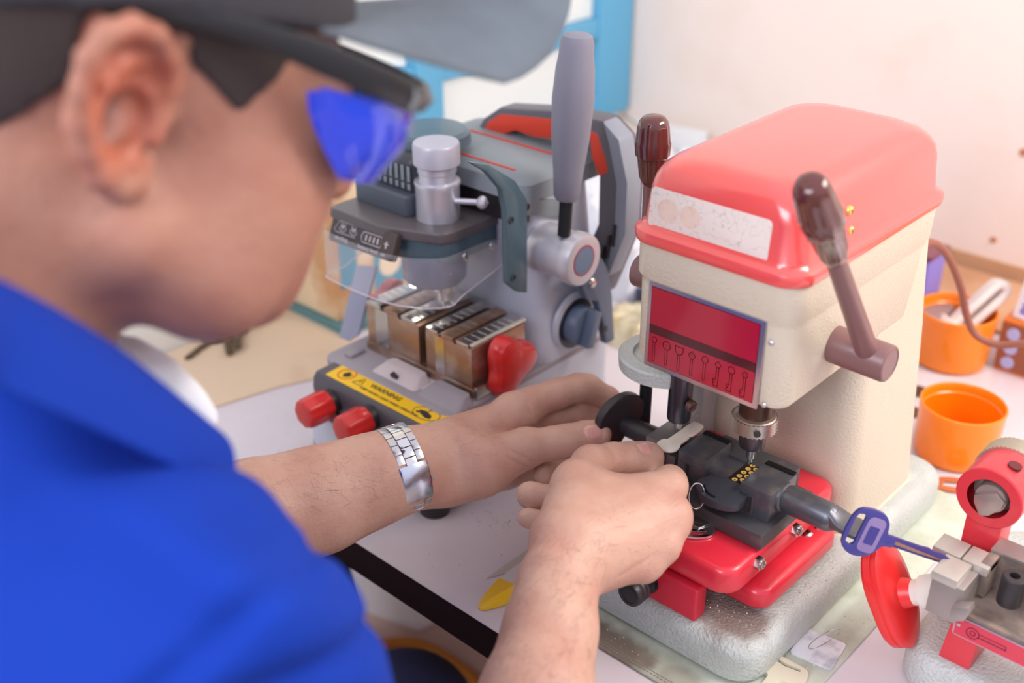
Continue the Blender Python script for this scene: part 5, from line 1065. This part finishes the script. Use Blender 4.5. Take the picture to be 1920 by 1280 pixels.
post_h = grooves(wr, (nl_l, nl_r))
vL_, fL_ = sdf_mesh(Lgroups, .00145, post_h); vR_, fR_ = sdf_mesh(Rgroups, .00145, post_h)
# ---------------------------------------------------------------- head, neck
yaw, pit, rol = math.radians(27), math.radians(21), math.radians(-3)
fh = cR * math.cos(yaw) + _h * math.sin(yaw); lh = Vector((-fh.y, fh.x, 0)); f0 = (fh * math.cos(pit) - Vector((0, 0, math.sin(pit)))).normalized(); u0 = f0.cross(lh)
lh2 = lh * math.cos(rol) + u0 * math.sin(rol); u0 = u0 * math.cos(rol) - lh * math.sin(rol)
HM = np.array([list(f0), list(lh2), list(u0)])              # rows: forward, left, up
ear_p = px(262, 222, dep=.470); H0 = np.array(ear_p) - HM.T @ np.array((-.004, -.084, -.002))
def hl(x, y, z): return H0 + HM.T @ np.array((x, y, z), float)
def hc(pts, n=None, s=1.0): return [cone(hl(*a[:3]), hl(*b[:3]), a[3], b[3], n, s) for a, b in zip(pts[:-1], pts[1:])]
def he(x, y, z, a, b, c): return ell(hl(x, y, z), HM, (a, b, c))
skull = [he(-.008, 0, .040, .098, .077, .086), he(.042, 0, .005, .055, .064, .070), he(.044, 0, -.045, .054, .062, .056)]
face = [he(.070, .036, -.026, .034, .030, .034), he(.070, -.036, -.026, .034, .030, .034), he(.058, -.044, -.056, .034, .028, .040), he(.058, .044, -.056, .034, .028, .040)] + hc([(.012, -.054, -.058, .026), (.050, -.042, -.078, .023), (.082, -.010, -.086, .020)]) + hc([(.012, .054, -.060, .026), (.050, .042, -.078, .023), (.082, .010, -.086, .020)]) + [he(.086, 0, -.089, .020, .022, .016), he(.086, 0, -.064, .027, .036, .028), he(.036, 0, -.080, .038, .042, .020), he(.088, .030, .026, .012, .026, .009), he(.088, -.030, .026, .012, .026, .009)]
nose = hc([(.096, 0, .014, .0080), (.108, 0, -.008, .0090), (.120, 0, -.026, .0105)]) + [he(.108, .013, -.029, .009, .007, .007), he(.108, -.013, -.029, .009, .007, .007)]
lips = hc([(.106, -.020, -.058, .0050), (.113, 0, -.055, .0065), (.106, .020, -.058, .0050)]) + hc([(.104, -.017, -.067, .0060), (.111, 0, -.068, .0075), (.104, .017, -.067, .0060)])
sock = [he(.100, .033, .005, .012, .016, .011), he(.100, -.033, .005, .012, .016, .011)]
eyes = [he(.082, .033, .004, .0125, .0135, .0125), he(.082, -.033, .004, .0125, .0135, .0125)]
neckb = px(-70, 760, dep=.550)
neck = [cone(hl(-.035, 0, -.045), hl(-.060, 0, -.110), .060, .058), cone(hl(-.040, 0, -.05), neckb, .056, .064)]
def ear(sy):
    # local ear frame: origin on the side of the head, plane opened backwards
    o = np.array((-.006, sy * .0765, -.002)); a = math.radians(28)
    eu = np.array((math.cos(a), -sy * math.sin(a) * 1.0, 0)); ev = np.array((math.sin(math.radians(6)) * -1, sy * .10, 1.0)); ev /= np.linalg.norm(ev); en = np.cross(eu, ev) * (-sy); en /= np.linalg.norm(en)
    f = lambda u, v, w=0.0: o + eu * (u * 1.36 - .003) + ev * (v * 1.08) + en * (w * 1.1)
    c2 = lambda pts: [cone(H0 + HM.T @ f(*p[:3]), H0 + HM.T @ f(*q[:3]), p[3], q[3]) for p, q in zip(pts[:-1], pts[1:])]
    helix = c2([(.013, .002, .0015, .0030), (.013, .014, .0035, .0038), (.010, .025, .0055, .0044), (.003, .0325, .0070, .0048), (-.007, .0345, .0085, .0050), (-.0165, .0300, .0095, .0050), (-.0215, .0205, .0095, .0048), (-.0225, .0085, .0085, .0044), (-.0200, -.0035, .0070, .0042), (-.0155, -.0150, .0055, .0045), (-.0090, -.0240, .0040, .0060), (-.0010, -.0290, .0025, .0072), (.0060, -.0270, .0012, .0058), (.0090, -.0200, 0, .0042)])
    anti = c2([(.003, .0215, .0030, .0026), (-.006, .0185, .0048, .0032), (-.0130, .0110, .0055, .0034), (-.0150, .0010, .0050, .0034), (-.0120, -.0100, .0045, .0034), (-.0050, -.0180, .0040, .0036), (.0030, -.0190, .0030, .0030)])
    M = np.array([eu, ev, np.cross(eu, ev)]) @ HM
    plate = [ell(H0 + HM.T @ f(-.006, .006, .0015), M, (.0230, .0325, .0036)), ell(H0 + HM.T @ f(-.003, -.018, .0), M, (.0140, .0150, .0040))]
    trag = c2([(.0120, -.0010, .0020, .0042), (.0100, -.0075, .0035, .0040)])
    root = [ell(H0 + HM.T @ f(.002, .002, -.004), M, (.014, .024, .006))]
    conch = [ell(H0 + HM.T @ f(-.0020, -.0020, .0060), M, (.0120, .0150, .0120)), ell(H0 + HM.T @ f(.001, .0130, .0070), M, (.0110, .0075, .0065)), ell(H0 + HM.T @ f(.0005, -.003, -.006), M, (.0095, .0115, .0160))]
    return [(plate + root, .004, .006, '+'), (helix, .0022, .0035, '+'), (anti, .0020, .0040, '+'), (trag, .003, .005, '+'), (conch, .002, .0040, '-')]
Hgroups = [(skull, .03, .03, '+'), (face, .022, .022, '+'), (neck, .03, .028, '+'), (nose, .008, .012, '+'), (sock, .004, .010, '-'), (eyes, .002, .004, '+'), (lips, .003, .006, '+')] + ear(-1) + ear(1)

# hair: a thin cropped cap of hair over the skull, kept behind and above the ears
def hcut(P, d):
    q = (P - H0) @ HM.T; x, y, z = q[..., 0], q[..., 1], q[..., 2]; ay = np.abs(y)
    low = np.where(x > .012, .007 + np.maximum((x - .040) * 1.3, (.040 - x) * .6), np.where(x > -.030, .034, np.clip(-.002 + (x + .035) * 1.2, -.045, .03)))
    keep = z - low; return np.maximum(d, -keep)
hairg = [([he(-.008, 0, .040, .1005, .0800, .0885), he(.036, 0, .012, .0520, .0685, .062), he(-.040, 0, -.012, .064, .0645, .045)], .02, .02, '+')]
vHr, fHr = sdf_mesh(hairg, .0028, cut=hcut)
# ---------------------------------------------------------------- cap, shirt, trousers
def crown_cut(P, d):
    q = (P - H0) @ HM.T; x, y, z = q[..., 0], q[..., 1], q[..., 2]
    base = .043 + x * .10 + np.where(x < 0, x * .16, 0)
    d = np.maximum(d, base - z)
    return d
def d0(P):
    a = prim_d(he(-.008, 0, .040, .1015, .0810, .0895), P); b = prim_d(he(.036, 0, .014, .0535, .0700, .064), P); return smin(a, b, .02)
capg = [([he(-.008, 0, .046, .1055, .0850, .0940), he(.040, 0, .040, .056, .0730, .062)], .03, .03, '+')]
vC, fC = sdf_mesh(capg, .0030, cut=crown_cut)
# brim: curved sheet with thickness
def brim_pt(t, s, dz):
    """t across -1..1, s outwards 0..1"""
    a = t * 1.12; bx, by = .020 + .078 * math.cos(a), .0795 * math.sin(a)
    L = .120 * max(0.0, 1 - t ** 4) ** .6
    x = bx + s * L; y = by; z = .050 + .058 * s * max(0.0, math.cos(t * 2.1)) ** 1.2 + .006 * (1 - s) * math.cos(t * 1.4) + dz
    return hl(x, y, z)
SB = 28; brim_rings = []
for i in range(SB + 1):
    t = -1 + 2 * i / SB; t = math.copysign(abs(t) ** .8, t) * .97
    up = [brim_pt(t, s, .0012) for s in [k / 10 for k in range(11)]]; dn = [brim_pt(t, s, -.0012) for s in [k / 10 for k in range(10, -1, -1)]]
    brim_rings.append([Vector(p) for p in up + dn])
# torso and sleeves, grown the same way as the skin
sh = J(385, 1180, .470, 225); shp = Vector(sh[:3]); elb = Vector(J(800, 1720, .610, 1)[:3])
left_dir = (_h * math.cos(yaw) - cR * math.sin(yaw)); lsh = shp + left_dir * .33 - fh * .09 + Vector((0, 0, .0))
chest = shp + left_dir * .15 + Vector((0, 0, -.10)) + fh * -.02; pelv = shp + left_dir * .14 + fh * -.20 + Vector((0, 0, -.52))
nb = Vector(neckb)
hem = shp.lerp(elb, .52)
armr = [cone(shp, hem, .0525, .0500), cone(hem, elb, .046, .040)]
lelb = Vector(J(60, 1100, .800, 1)[:3])
torso = [cone(shp + left_dir * .06 + Vector((0, 0, -.035)) - fh * .045, lsh - left_dir * .07 + Vector((0, 0, -.045)) - fh * .05, .062, .062), cone(chest - fh * .03, chest + (pelv - chest) * .5, .112, .116), cone(chest + (pelv - chest) * .5, pelv, .118, .135),
         cone(shp + left_dir * .03 - fh * .03, nb, .050, .050), cone(lsh - left_dir * .05 - fh * .03, nb + left_dir * .03, .05, .05), cone(shp + left_dir * .05 - fh * .07 + Vector((0, 0, -.06)), chest - fh * .07, .075, .10)]
sleeveL = [cone(lsh, lsh.lerp(lelb, .55), .056, .054)]

nka = Vector(hl(-.040, 0, -.05)); yoke = [cone(nka.lerp(nb, .35) - fh * .010, nb - fh * .008, .0625, .072)]
ud_ = px(300, 718, dep=.515) - px(-120, 480, dep=.415); ncut = ud_.cross(left_dir).normalized(); ncut = ncut if ncut.z > 0 else -ncut; ncv = V3(ncut); pcut = V3(px(110, 586, dep=.46) - ncut * .016)
shirtg = [(torso, .05, .05, '+'), (yoke, .02, .035, '+'), (armr[:1], .03, .045, '+'), (sleeveL, .03, .05, '+')]
under = [([cone(p[1], p[2], p[3] - .020, p[4] - .020, p[5], p[6]) for p in torso], .05, .03, '+'), ([cone(shp, hem, .040, .040), cone(hem, elb, .0400, .0380)], .02, .04, '+'), ([cone(lsh, lelb, .040, .038)], .02, .04, '+')]
BG = Hgroups[:3] + under + Hgroups[3:]
vH_, fH_ = sdf_mesh(BG, .0026)
hax = V3((elb - shp).normalized()); hemn = V3(hem); lax2 = V3((lelb - lsh).normalized()); lhem = V3(lsh.lerp(lelb, .52)); col_n = V3((Vector((0, 0, 1)) + fh * .35).normalized()); col_o = V3(px(215, 700, dep=.50))
def shirt_cut(P, d):
    for c, a, r in ((hemn, hax, .11), (lhem, lax2, .11)):
        v = P - c; t = v @ a; rr = np.sqrt(np.maximum((v * v).sum(-1) - t * t, 0)); d = np.where(rr < r, np.maximum(d, t), d)
    v = P - V3(nka.lerp(nb, .5)); rr = np.sqrt((v * v).sum(-1)); return np.where(rr < .15, np.maximum(d, (P - pcut) @ ncv), d)
def shirt_post(P, d):
    m = np.abs(d) < .02
    if m.any():
        q = P[m]; w1 = np.sin(q @ V3(cR * 26 + Vector((0, 0, 38))) + 2.0 * np.sin(q @ V3(_h * 22 + cR * 9))) ; w2 = np.sin(q @ V3(_h * 60 - cR * 34 + Vector((0, 0, 20))) + 1.7 * np.sin(q @ V3(cR * 31)))
        d[m] += .0050 * w1 + .0028 * w2
    return gr_shirt(P, d)
def gl(x0_, y0_, x1_, y1_, dp, s_, A_, R_):
    a_ = px(x0_, y0_, dep=dp); b_ = px(x1_, y1_, dep=dp); ln = (b_ - a_).normalized(); return ((a_ + b_) / 2, ln.cross(view), s_, A_, R_)
gr_shirt = grooves([gl(330, 1260, 560, 1060, .445, .006, .0060, .075), gl(560, 1060, 640, 1130, .455, .004, .0035, .04), gl(100, 860, 420, 1010, .42, .010, .0050, .08), gl(0, 1000, 250, 1150, .40, .012, .004, .08), gl(470, 1250, 700, 1215, .47, .007, .0075, .06)])
vS, fS = sdf_mesh(shirtg, .0042, shirt_post, cut=shirt_cut)
# trousers: hips, thighs, shins down to the floor
hipR = pelv - left_dir * .09; hipL = pelv + left_dir * .09; knR = px(762, 1352, dep=1.10); knL = knR + left_dir * .16 + cR * -.06 + Vector((0, 0, .0))
ftR = Vector((knR.x - .03, knR.y - .02, -T + .09)); ftL = Vector((knL.x - .03, knL.y - .02, -T + .09))
trg = [([cone(hipR, hipL, .115, .115), cone(pelv + Vector((0, 0, .03)), pelv, .13, .12)], .03, .03, '+'), ([cone(hipR, knR, .085, .064), cone(knR, ftR, .062, .050)], .02, .03, '+'), ([cone(hipL, knL, .085, .064), cone(knL, ftL, .062, .050)], .02, .03, '+')]
vT, fT = sdf_mesh(trg, .0065)
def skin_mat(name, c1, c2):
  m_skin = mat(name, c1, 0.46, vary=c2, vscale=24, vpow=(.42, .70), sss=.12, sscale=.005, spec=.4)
  nt = m_skin.node_tree; bb = nt.nodes['Principled BSDF']; tc = nt.nodes.new('ShaderNodeTexCoord'); prev = None
  for kind_, sc_, st_, di_, strc in (('V', 750, .28, .0004, None), ('N', 210, .55, .0007, (1, 1, 1)), ('N', 420, .60, .0005, (1, .25, 1)), ('N', 60, .4, .0016, None)):
      mp = nt.nodes.new('ShaderNodeMapping'); nt.links.new(tc.outputs['Object'], mp.inputs[0])
      if strc: mp.inputs['Scale'].default_value = strc; mp.inputs['Rotation'].default_value = (.4, .2, .75)
      n_ = nt.nodes.new('ShaderNodeTexVoronoi' if kind_ == 'V' else 'ShaderNodeTexNoise'); n_.inputs['Scale'].default_value = sc_; nt.links.new(mp.outputs[0], n_.inputs['Vector'])
      if kind_ == 'N': n_.inputs['Detail'].default_value = 4
      bp = nt.nodes.new('ShaderNodeBump'); bp.inputs['Strength'].default_value = st_; bp.inputs['Distance'].default_value = di_; nt.links.new(n_.outputs[0], bp.inputs['Height'])
      if prev: nt.links.new(prev, bp.inputs['Normal'])
      prev = bp.outputs[0]
  nt.links.new(prev, bb.inputs['Normal'])
  return m_skin
m_skin = skin_mat('skin', (202, 160, 140), (188, 138, 120)); m_face_shaded = skin_mat('shaded_face_skin', (178, 128, 108), (164, 110, 92))  # face copy of the skin: redder, with its dimmer light darkened into the colour
dirt_mask(m_face_shaded, [(tuple(hl(-.012, -.088, .004)), (.030, .03, .038), .55)], (196, 96, 66))
m_nail = mat('fingernail', (222, 164, 152), 0.22, sss=.2, sscale=.003, coat=.3)
m_eye = mat('eye_white', (230, 224, 218), .2); m_lip = mat('lip', (190, 112, 100), .4, sss=.2)
m_shirt = mat('royal_blue_knit', (14, 54, 158), 0.85, bump=.35, bscale=1100, bdist=.0006, spec=.2)
m_cap = mat('charcoal_cotton', (50, 48, 54), 0.85, bump=.3, bscale=1400, bdist=.0004); m_brim = mat('slate_cotton', (98, 108, 118), 0.8, bump=.3, bscale=1400, bdist=.0004, vary=(86, 94, 104), vscale=14)
m_hair = mat('short_black_hair', (58, 46, 44), 0.8, bump=.9, bscale=900, bdist=.002)
pe = thing('person', 'man in a blue polo shirt and dark cap holding a key in the machine', 'person', tuple(px(200, 1250, dep=.6)))
V_ = np.concatenate([vL_, vR_, vH_]); F_ = np.concatenate([fL_, fR_ + len(vL_), fH_ + len(vL_) + len(vR_)])
fc = V_[F_].mean(1); mi = np.zeros(len(F_), int)
for c, ax, up, L, w_, dpt in (nl_l, nl_r):
    v = fc - c; side = np.cross(ax, up); rr = (np.abs(v @ ax / L) ** 3 + np.abs(v @ side / w_) ** 3) ** (1 / 3.0); mi[(rr < .93) & (v @ up > -.005) & ((v * v).sum(1) < .0004)] = 1
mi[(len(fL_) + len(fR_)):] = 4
q = (fc - H0) @ HM.T
for sy in (-1, 1): mi[((q - np.array((.0845, sy * .033, .004))) ** 2).sum(1) < .0113 ** 2] = 2
mi[(np.abs(q[:, 1]) < .022) & (np.abs(q[:, 2] + .061) < .0115) & (q[:, 0] > .094)] = 3
body = mk('body', np_mesh('body', V_, F_, None, mi), [m_skin, m_nail, m_eye, m_lip, m_face_shaded], pe, angle=80)
mk('hair', np_mesh('hair', vHr, fHr, None), m_hair, pe, angle=80)
cp_o = mk('cap', np_mesh('cap', vC, fC, None), m_cap, pe, angle=60)
b = MB(); b.rings(brim_rings); b.build('cap_brim', m_brim, cp_o, angle=50)
b = MB(); b.lathe(Vector(hl(-.008, 0, .1385)), Vector(f0 * 0 + u0), [(0, .009), (.002, .008), (.0035, .003), (.0036, .0001)], 20); b.build('cap_button', m_cap, cp_o)
sh_o = mk('shirt', np_mesh('shirt', vS, fS, None), m_shirt, pe, angle=80)
mk('trousers', np_mesh('trousers', vT, fT, None), mat('navy_denim', (44, 48, 86), .8, bump=.3, bscale=900), pe, angle=80)
# collar: near flap and far flap
def strip(name, U, L, th, m, parent, n=8, curl=0.0):
    U1 = [px(x, y, dep=d) for x, y, d in U]; L1 = [px(x, y, dep=d) for x, y, d in L]; mc = nb + fh * .03
    mir = lambda p: p - left_dir * (2 * (p - mc).dot(left_dir)); hd_ = lambda a, c: (a + c) / 2 - fh * .028
    mU = [mir(p) for p in U1]; mL = [mir(p) for p in L1]
    U2 = smooth_path(mU[:0:-1] + [hd_(U1[0], mU[0])] + U1[1:], n); L2 = smooth_path(mL[:0:-1] + [hd_(L1[0], mL[0])] + L1[1:], n); R = []; ctr = sum(U2, Vector()) / len(U2)
    for i, (a, c) in enumerate(zip(U2, L2)):
        t = (U2[min(i + 1, len(U2) - 1)] - U2[max(i - 1, 0)]).normalized(); nn = (c - a).cross(t).normalized()
        if nn.dot(a - ctr) < 0: nn = -nn
        K = 9; top = [a.lerp(c, k / K) + nn * (.010 * math.sin(math.pi * min(1, k / K)) * .8 + th / 2) for k in range(K + 1)]; bot = [a.lerp(c, k / K) + nn * (.010 * math.sin(math.pi * min(1, k / K)) * .8 - th / 2) for k in range(K, -1, -1)]
        R.append(top + bot)
    b = MB(); b.rings(R); return b.build(name, m, parent, angle=60)
strip('collar', [(-260, 440, .40), (-120, 480, .415), (0, 528, .435), (110, 586, .46), (215, 652, .49), (300, 718, .515), (371, 786, .535)], [(-260, 640, .372), (-120, 680, .385), (0, 728, .400), (120, 778, .420), (230, 828, .445), (335, 878, .475), (436, 919, .520)], .0022, m_shirt, sh_o)

# white cloth tucked in at the front of the collar
def blob(name, pts, r, m, parent, seed):
    P_ = [Vector(px(x, y, dep=d)) for x, y, d in pts]; g_ = [([cone(P_[i], P_[i + 1], r[i], r[i + 1]) for i in range(len(P_) - 1)], .012, .012, '+')]
    def post(P, d):
        q = P * 95 + seed; return d + .0046 * np.sin(q @ np.array((1, .3, .2)) + 1.6 * np.sin(q @ np.array((.1, .8, .5)))) + .0016 * np.sin(q @ np.array((-.6, 1.7, 1.1)))
    v, f = sdf_mesh(g_, .0028, post); return mk(name, np_mesh(name, v, f, None), m, parent, angle=80)
m_cloth = mat('white_cotton', (232, 236, 244), .9, bump=.4, bscale=700, sss=.1)
cl = blob('cloth', [(200, 690, .60), (250, 688, .61), (308, 705, .62), (335, 745, .62), (374, 782, .62)], [.020, .014, .012, .012, .007], m_cloth, None, 3)
tag(cl, 'crumpled white cloth tucked in the collar of the blue shirt', 'cloth')
cl2 = blob('cloth', [(350, 790, .62), (386, 860, .62), (388, 900, .62), (382, 942, .61)], [.010, .010, .010, .007], m_cloth, None, 5); 
# join it to the first piece so that it stays one thing
bmj = bmesh.new(); bmj.from_mesh(cl.data); bmj.from_mesh(cl2.data); bmj.to_mesh(cl.data); bmj.free(); bpy.data.objects.remove(cl2)

# ---------------------------------------------------------------- safety glasses
sg = thing('safety_glasses', 'safety glasses with a black frame and blue lens on the man\'s face', 'glasses', tuple(hl(.1, 0, .03)))
m_fr = mat('black_frame_plastic', (30, 30, 34), .3, coat=.2)
for sy in (-1, 1):
    P_ = [Vector(hl(x, sy * y, z)) for x, y, z in ((-.030, .0800, .040), (.010, .0825, .043), (.050, .0830, .042), (.090, .0820, .037), (.116, .0770, .033))]
    P_ = smooth_path(P_, 5); R_ = []
    for i, p in enumerate(P_):
        hh = .0030 + .0042 * min(1, i / 12.0); ww = .0018; R_.append([p + Vector(HM[2]) * (hh * math.cos(a)) + Vector(HM[1]) * (ww * math.copysign(abs(math.sin(a)) ** .6, math.sin(a))) for a in [2 * math.pi * k / 16 for k in range(16)]])
    b = MB(); b.rings(R_); b.build('temple', m_fr, sg)
plan = [(.112, .0780), (.124, .066), (.133, .046), (.137, .022), (.138, 0)]; plan = plan + [(x, -y) for x, y in reversed(plan[:-1])]
def bowl(pt, z0, z1, k0_, k1_, th):
    pl = smooth_path([(x, y, 0) for x, y in pt], 5); R_ = []
    for p in pl:
        o = Vector((p.x, p.y, 0)); d_ = Vector((p.x - .03, p.y, 0)).normalized() * th
        q = lambda base, z, k: Vector(hl(.03 + (base.x - .03) * k, base.y * k, z))
        R_.append([q(o, z1, k1_), q(o + d_, z1, k1_), q(o + d_, (z0 + z1) / 2, (k0_ + k1_) / 2 + .03), q(o + d_, z0, k0_), q(o, z0, k0_), q(o, (z0 + z1) / 2, (k0_ + k1_) / 2 + .03)])
    return R_
b = MB(); b.rings(bowl(plan, .0270, .0390, 1.0, .99, .0030)); b.build('brow_bar', m_fr, sg)
m_lens = bpy.data.materials.new('blue_lens'); m_lens.use_nodes = True; bb = m_lens.node_tree.nodes['Principled BSDF']; bb.inputs['Base Color'].default_value = srgb((20, 70, 235)); bb.inputs['Roughness'].default_value = .06; bb.inputs['Alpha'].default_value = .78; bb.inputs['Coat Weight'].default_value = 1.0; bb.inputs['Specular IOR Level'].default_value = .9
plan2 = [(.070, .0810), (.095, .0800), (.114, .0745), (.127, .060), (.134, .042), (.137, .022), (.137, 0)]; plan2 = plan2 + [(x, -y) for x, y in reversed(plan2[:-1])]
pl = smooth_path([(x, y, 0) for x, y in plan2], 5); R_ = []
for p in pl:
    e_ = min(1, max(0, (p.x - .070) / .030)); zb_ = .024 - .036 * e_ ** .7 - .006 * math.exp(-((abs(p.y) - .035) / .02) ** 2) + .008 * math.exp(-(p.y / .012) ** 2)
    k_ = .90; mid = (zb_ + .028) / 2
    R_.append([Vector(hl(.03 + (p.x - .03) * k, p.y * k, z)) + Vector(HM[0]) * t for k, z, t in ((.985, .028, 0), (.985, .028, .0016), (.975, mid, .0022), (k_, zb_, .0016), (k_, zb_, 0), (.975, mid, .0006))])
b = MB(); b.rings(R_); b.build('lens', m_lens, sg, angle=60)

# ---------------------------------------------------------------- wristwatch with steel bracelet
wc = Vector(J(752, 879, .8895, 1)[:3]); wa = (Vector(J(765, 876, .892, 1)[:3]) - Vector(J(700, 899, .880, 1)[:3])).normalized()
we1 = (cU - wa * cU.dot(wa)).normalized(); we2 = wa.cross(we1)
wt = thing('wristwatch', 'steel bracelet wristwatch with a folding clasp on the left wrist', 'wristwatch', tuple(wc))
ra_, rb_ = .0318, .0280
def wp_(ph, r=0.0): return wc + we1 * ((ra_ + r) * math.cos(ph)) + we2 * ((rb_ + r) * math.sin(ph))
vdir = 1 if we2.dot(view) > 0 else -1
m_ws = mat('brushed_watch_steel', (206, 204, 206), .24, metal=.95, bump=.05, bscale=1500)
def link(b, ph, dph, x0_, x1_, r0, r1, bev=.0004):
    q = []
    for r_ in (r0, r1):
        for a_ in (ph - dph / 2, ph + dph / 2):
            for x_ in (x0_, x1_): q.append(wp_(a_, r_) + wa * x_)
    bm = bmesh.new(); v = [bm.verts.new(p) for p in q]
    for f in ((0, 1, 3, 2), (4, 6, 7, 5), (0, 4, 5, 1), (2, 3, 7, 6), (0, 2, 6, 4), (1, 5, 7, 3)): bm.faces.new([v[i] for i in f])
    bmesh.ops.recalc_face_normals(bm, faces=bm.faces); bmesh.ops.bevel(bm, geom=bm.edges[:], offset=bev, segments=2, profile=.6, affect='EDGES'); b._merge(bm)
n_l = 26; dl_ = 2 * math.pi / n_l; mid_ph = vdir * math.pi / 2
phc = mid_ph + vdir * .24                         # clasp centre, a little below the middle of the visible side
HB_ = [(MB(), MB()), (MB(), MB())]
for k in range(n_l):
    ph = k * dl_; dd_ = (ph - phc + math.pi) % (2 * math.pi) - math.pi; face_ = (ph - (mid_ph + math.pi) + math.pi) % (2 * math.pi) - math.pi
    if abs(dd_) < .38 or abs(face_) < .50: continue
    bl_, bc_ = HB_[0 if dd_ > 0 else 1]; link(bl_, ph, dl_ * .93, -.0106, -.0048, .0004, .0030); link(bl_, ph, dl_ * .93, .0048, .0106, .0004, .0030); link(bc_, ph + dl_ / 2, dl_ * .93, -.0044, .0044, .0004, .0033, .0005)
for bl_, bc_ in HB_: bl_.build('bracelet_side_links', m_ws, wt, angle=30); bc_.build('bracelet_centre_links', mat('polished_watch_steel', (222, 220, 222), .12, metal=1), wt, angle=30)
R_ = []
for k in range(13):
    ph = phc - .44 + .88 * k / 12; e_ = .0004 if k in (0, 12) else 0
    R_.append([wp_(ph, r_) + wa * x_ for x_, r_ in ((-.0112, .0006), (-.0114, .0034 - e_), (-.0102, .0042 - e_), (.0102, .0042 - e_), (.0114, .0034 - e_), (.0112, .0006))])
b = MB(); b.rings(R_); cs_ = b.build('clasp', mat('polished_clasp', (206, 212, 226), .24, metal=1, bump=.25, bscale=160, bdist=.0006), wt)
for sx_ in (-1, 1): b = MB(); b.tube([wp_(phc - .08, .002) + wa * (sx_ * .0112), wp_(phc, .0028) + wa * (sx_ * .0130), wp_(phc + .08, .002) + wa * (sx_ * .0112)], .0007, 6); b.build('clasp_button', m_ws, cs_)
fp = mid_ph + math.pi; cdir = (wp_(fp, .01) - wp_(fp, 0)).normalized()
b = MB(); b.lathe(wp_(fp, .0006), cdir, [(0, .0165), (.001, .0185), (.006, .0185), (.0075, .0170), (.0080, .0150), (.0080, .0001)], 48); ws_c = b.build('watch_case', m_ws, wt)
MB().lathe(wp_(fp, .0006) + cdir * .0080, cdir, [(0, .0148), (.0004, .0146), (.0004, .0001)], 48).build('dial', mat('dark_dial', (30, 34, 46), .15, coat=.8), ws_c)
b = MB(); b.cyl(wp_(fp, .004) + we1 * .0182, wp_(fp, .004) + we1 * .0215, .0024); b.build('crown', m_ws, ws_c)

# ---------------------------------------------------------------- fine dark hair on the forearms
def arm_hairs(name, V, F, regions, m, parent, dirs):
    b = bmesh.new(); N_ = V[F]; cn = N_.mean(1); nm = np.cross(N_[:, 2] - N_[:, 0], N_[:, 3] - N_[:, 1]); nm /= np.linalg.norm(nm, axis=1)[:, None] + 1e-12
    vw = np.array(view); ok = np.nonzero(nm @ vw > .05)[0]
    cc = cn - np.array(cC); dep = cc @ np.array(cF); X = 960 + FPX * (cc @ np.array(cR)) / dep; Y = 640 - FPX * (cc @ np.array(cU)) / dep
    for (x0_, y0_, x1_, y1_, n, ln), dr in zip(regions, dirs):
        cand = ok[(X[ok] > x0_) & (X[ok] < x1_) & (Y[ok] > y0_) & (Y[ok] < y1_)]
        if not len(cand): continue
        for i in rng.choice(cand, n):
            p = Vector(cn[i]); nn = Vector(nm[i]); d_ = Vector(dr) + Vector(rng.normal(0, .45, 3)); d_ = (d_ - nn * d_.dot(nn)).normalized(); L_ = ln * rng.uniform(.5, 1.2); sd_ = nn.cross(d_).normalized(); cv = rng.normal(0, .35); R_ = []
            for k in range(5):
                t = k / 4; c_ = p + nn * (.0001 + .0009 * math.sin(t * 2.2)) + (d_ * t + sd_ * cv * t * t) * L_; w_ = .00005 * (1 - .7 * t)
                R_.append([b.verts.new(c_ + sd_ * w_), b.verts.new(c_ + nn * w_), b.verts.new(c_ - sd_ * w_)])
            for k in range(4):
                for j in range(3): b.faces.new((R_[k][j], R_[k][(j + 1) % 3], R_[k + 1][(j + 1) % 3], R_[k + 1][j]))
    me = bpy.data.meshes.new(name); b.to_mesh(me); b.free(); o = mk(name, me, m, parent); o['kind'] = 'stuff'; return o
m_ah = mat('arm_hair', (70, 52, 46), .6)
arm_hairs('arm_hair', vR_, fR_, [(930, 1090, 1110, 1290, 230, .009), (1000, 1010, 1140, 1100, 120, .009), (1100, 940, 1220, 1060, 70, .007)], m_ah, pe, [tuple(cU * .8 + cR * .5), tuple(cU * .6 + cR * .6), tuple(cR + cU * .2)])
arm_hairs('arm_hair', vL_, fL_, [(400, 850, 720, 960, 130, .008), (780, 790, 950, 860, 60, .007)], m_ah, pe, [tuple(cR * .9 - cU * .3), tuple(cR)])
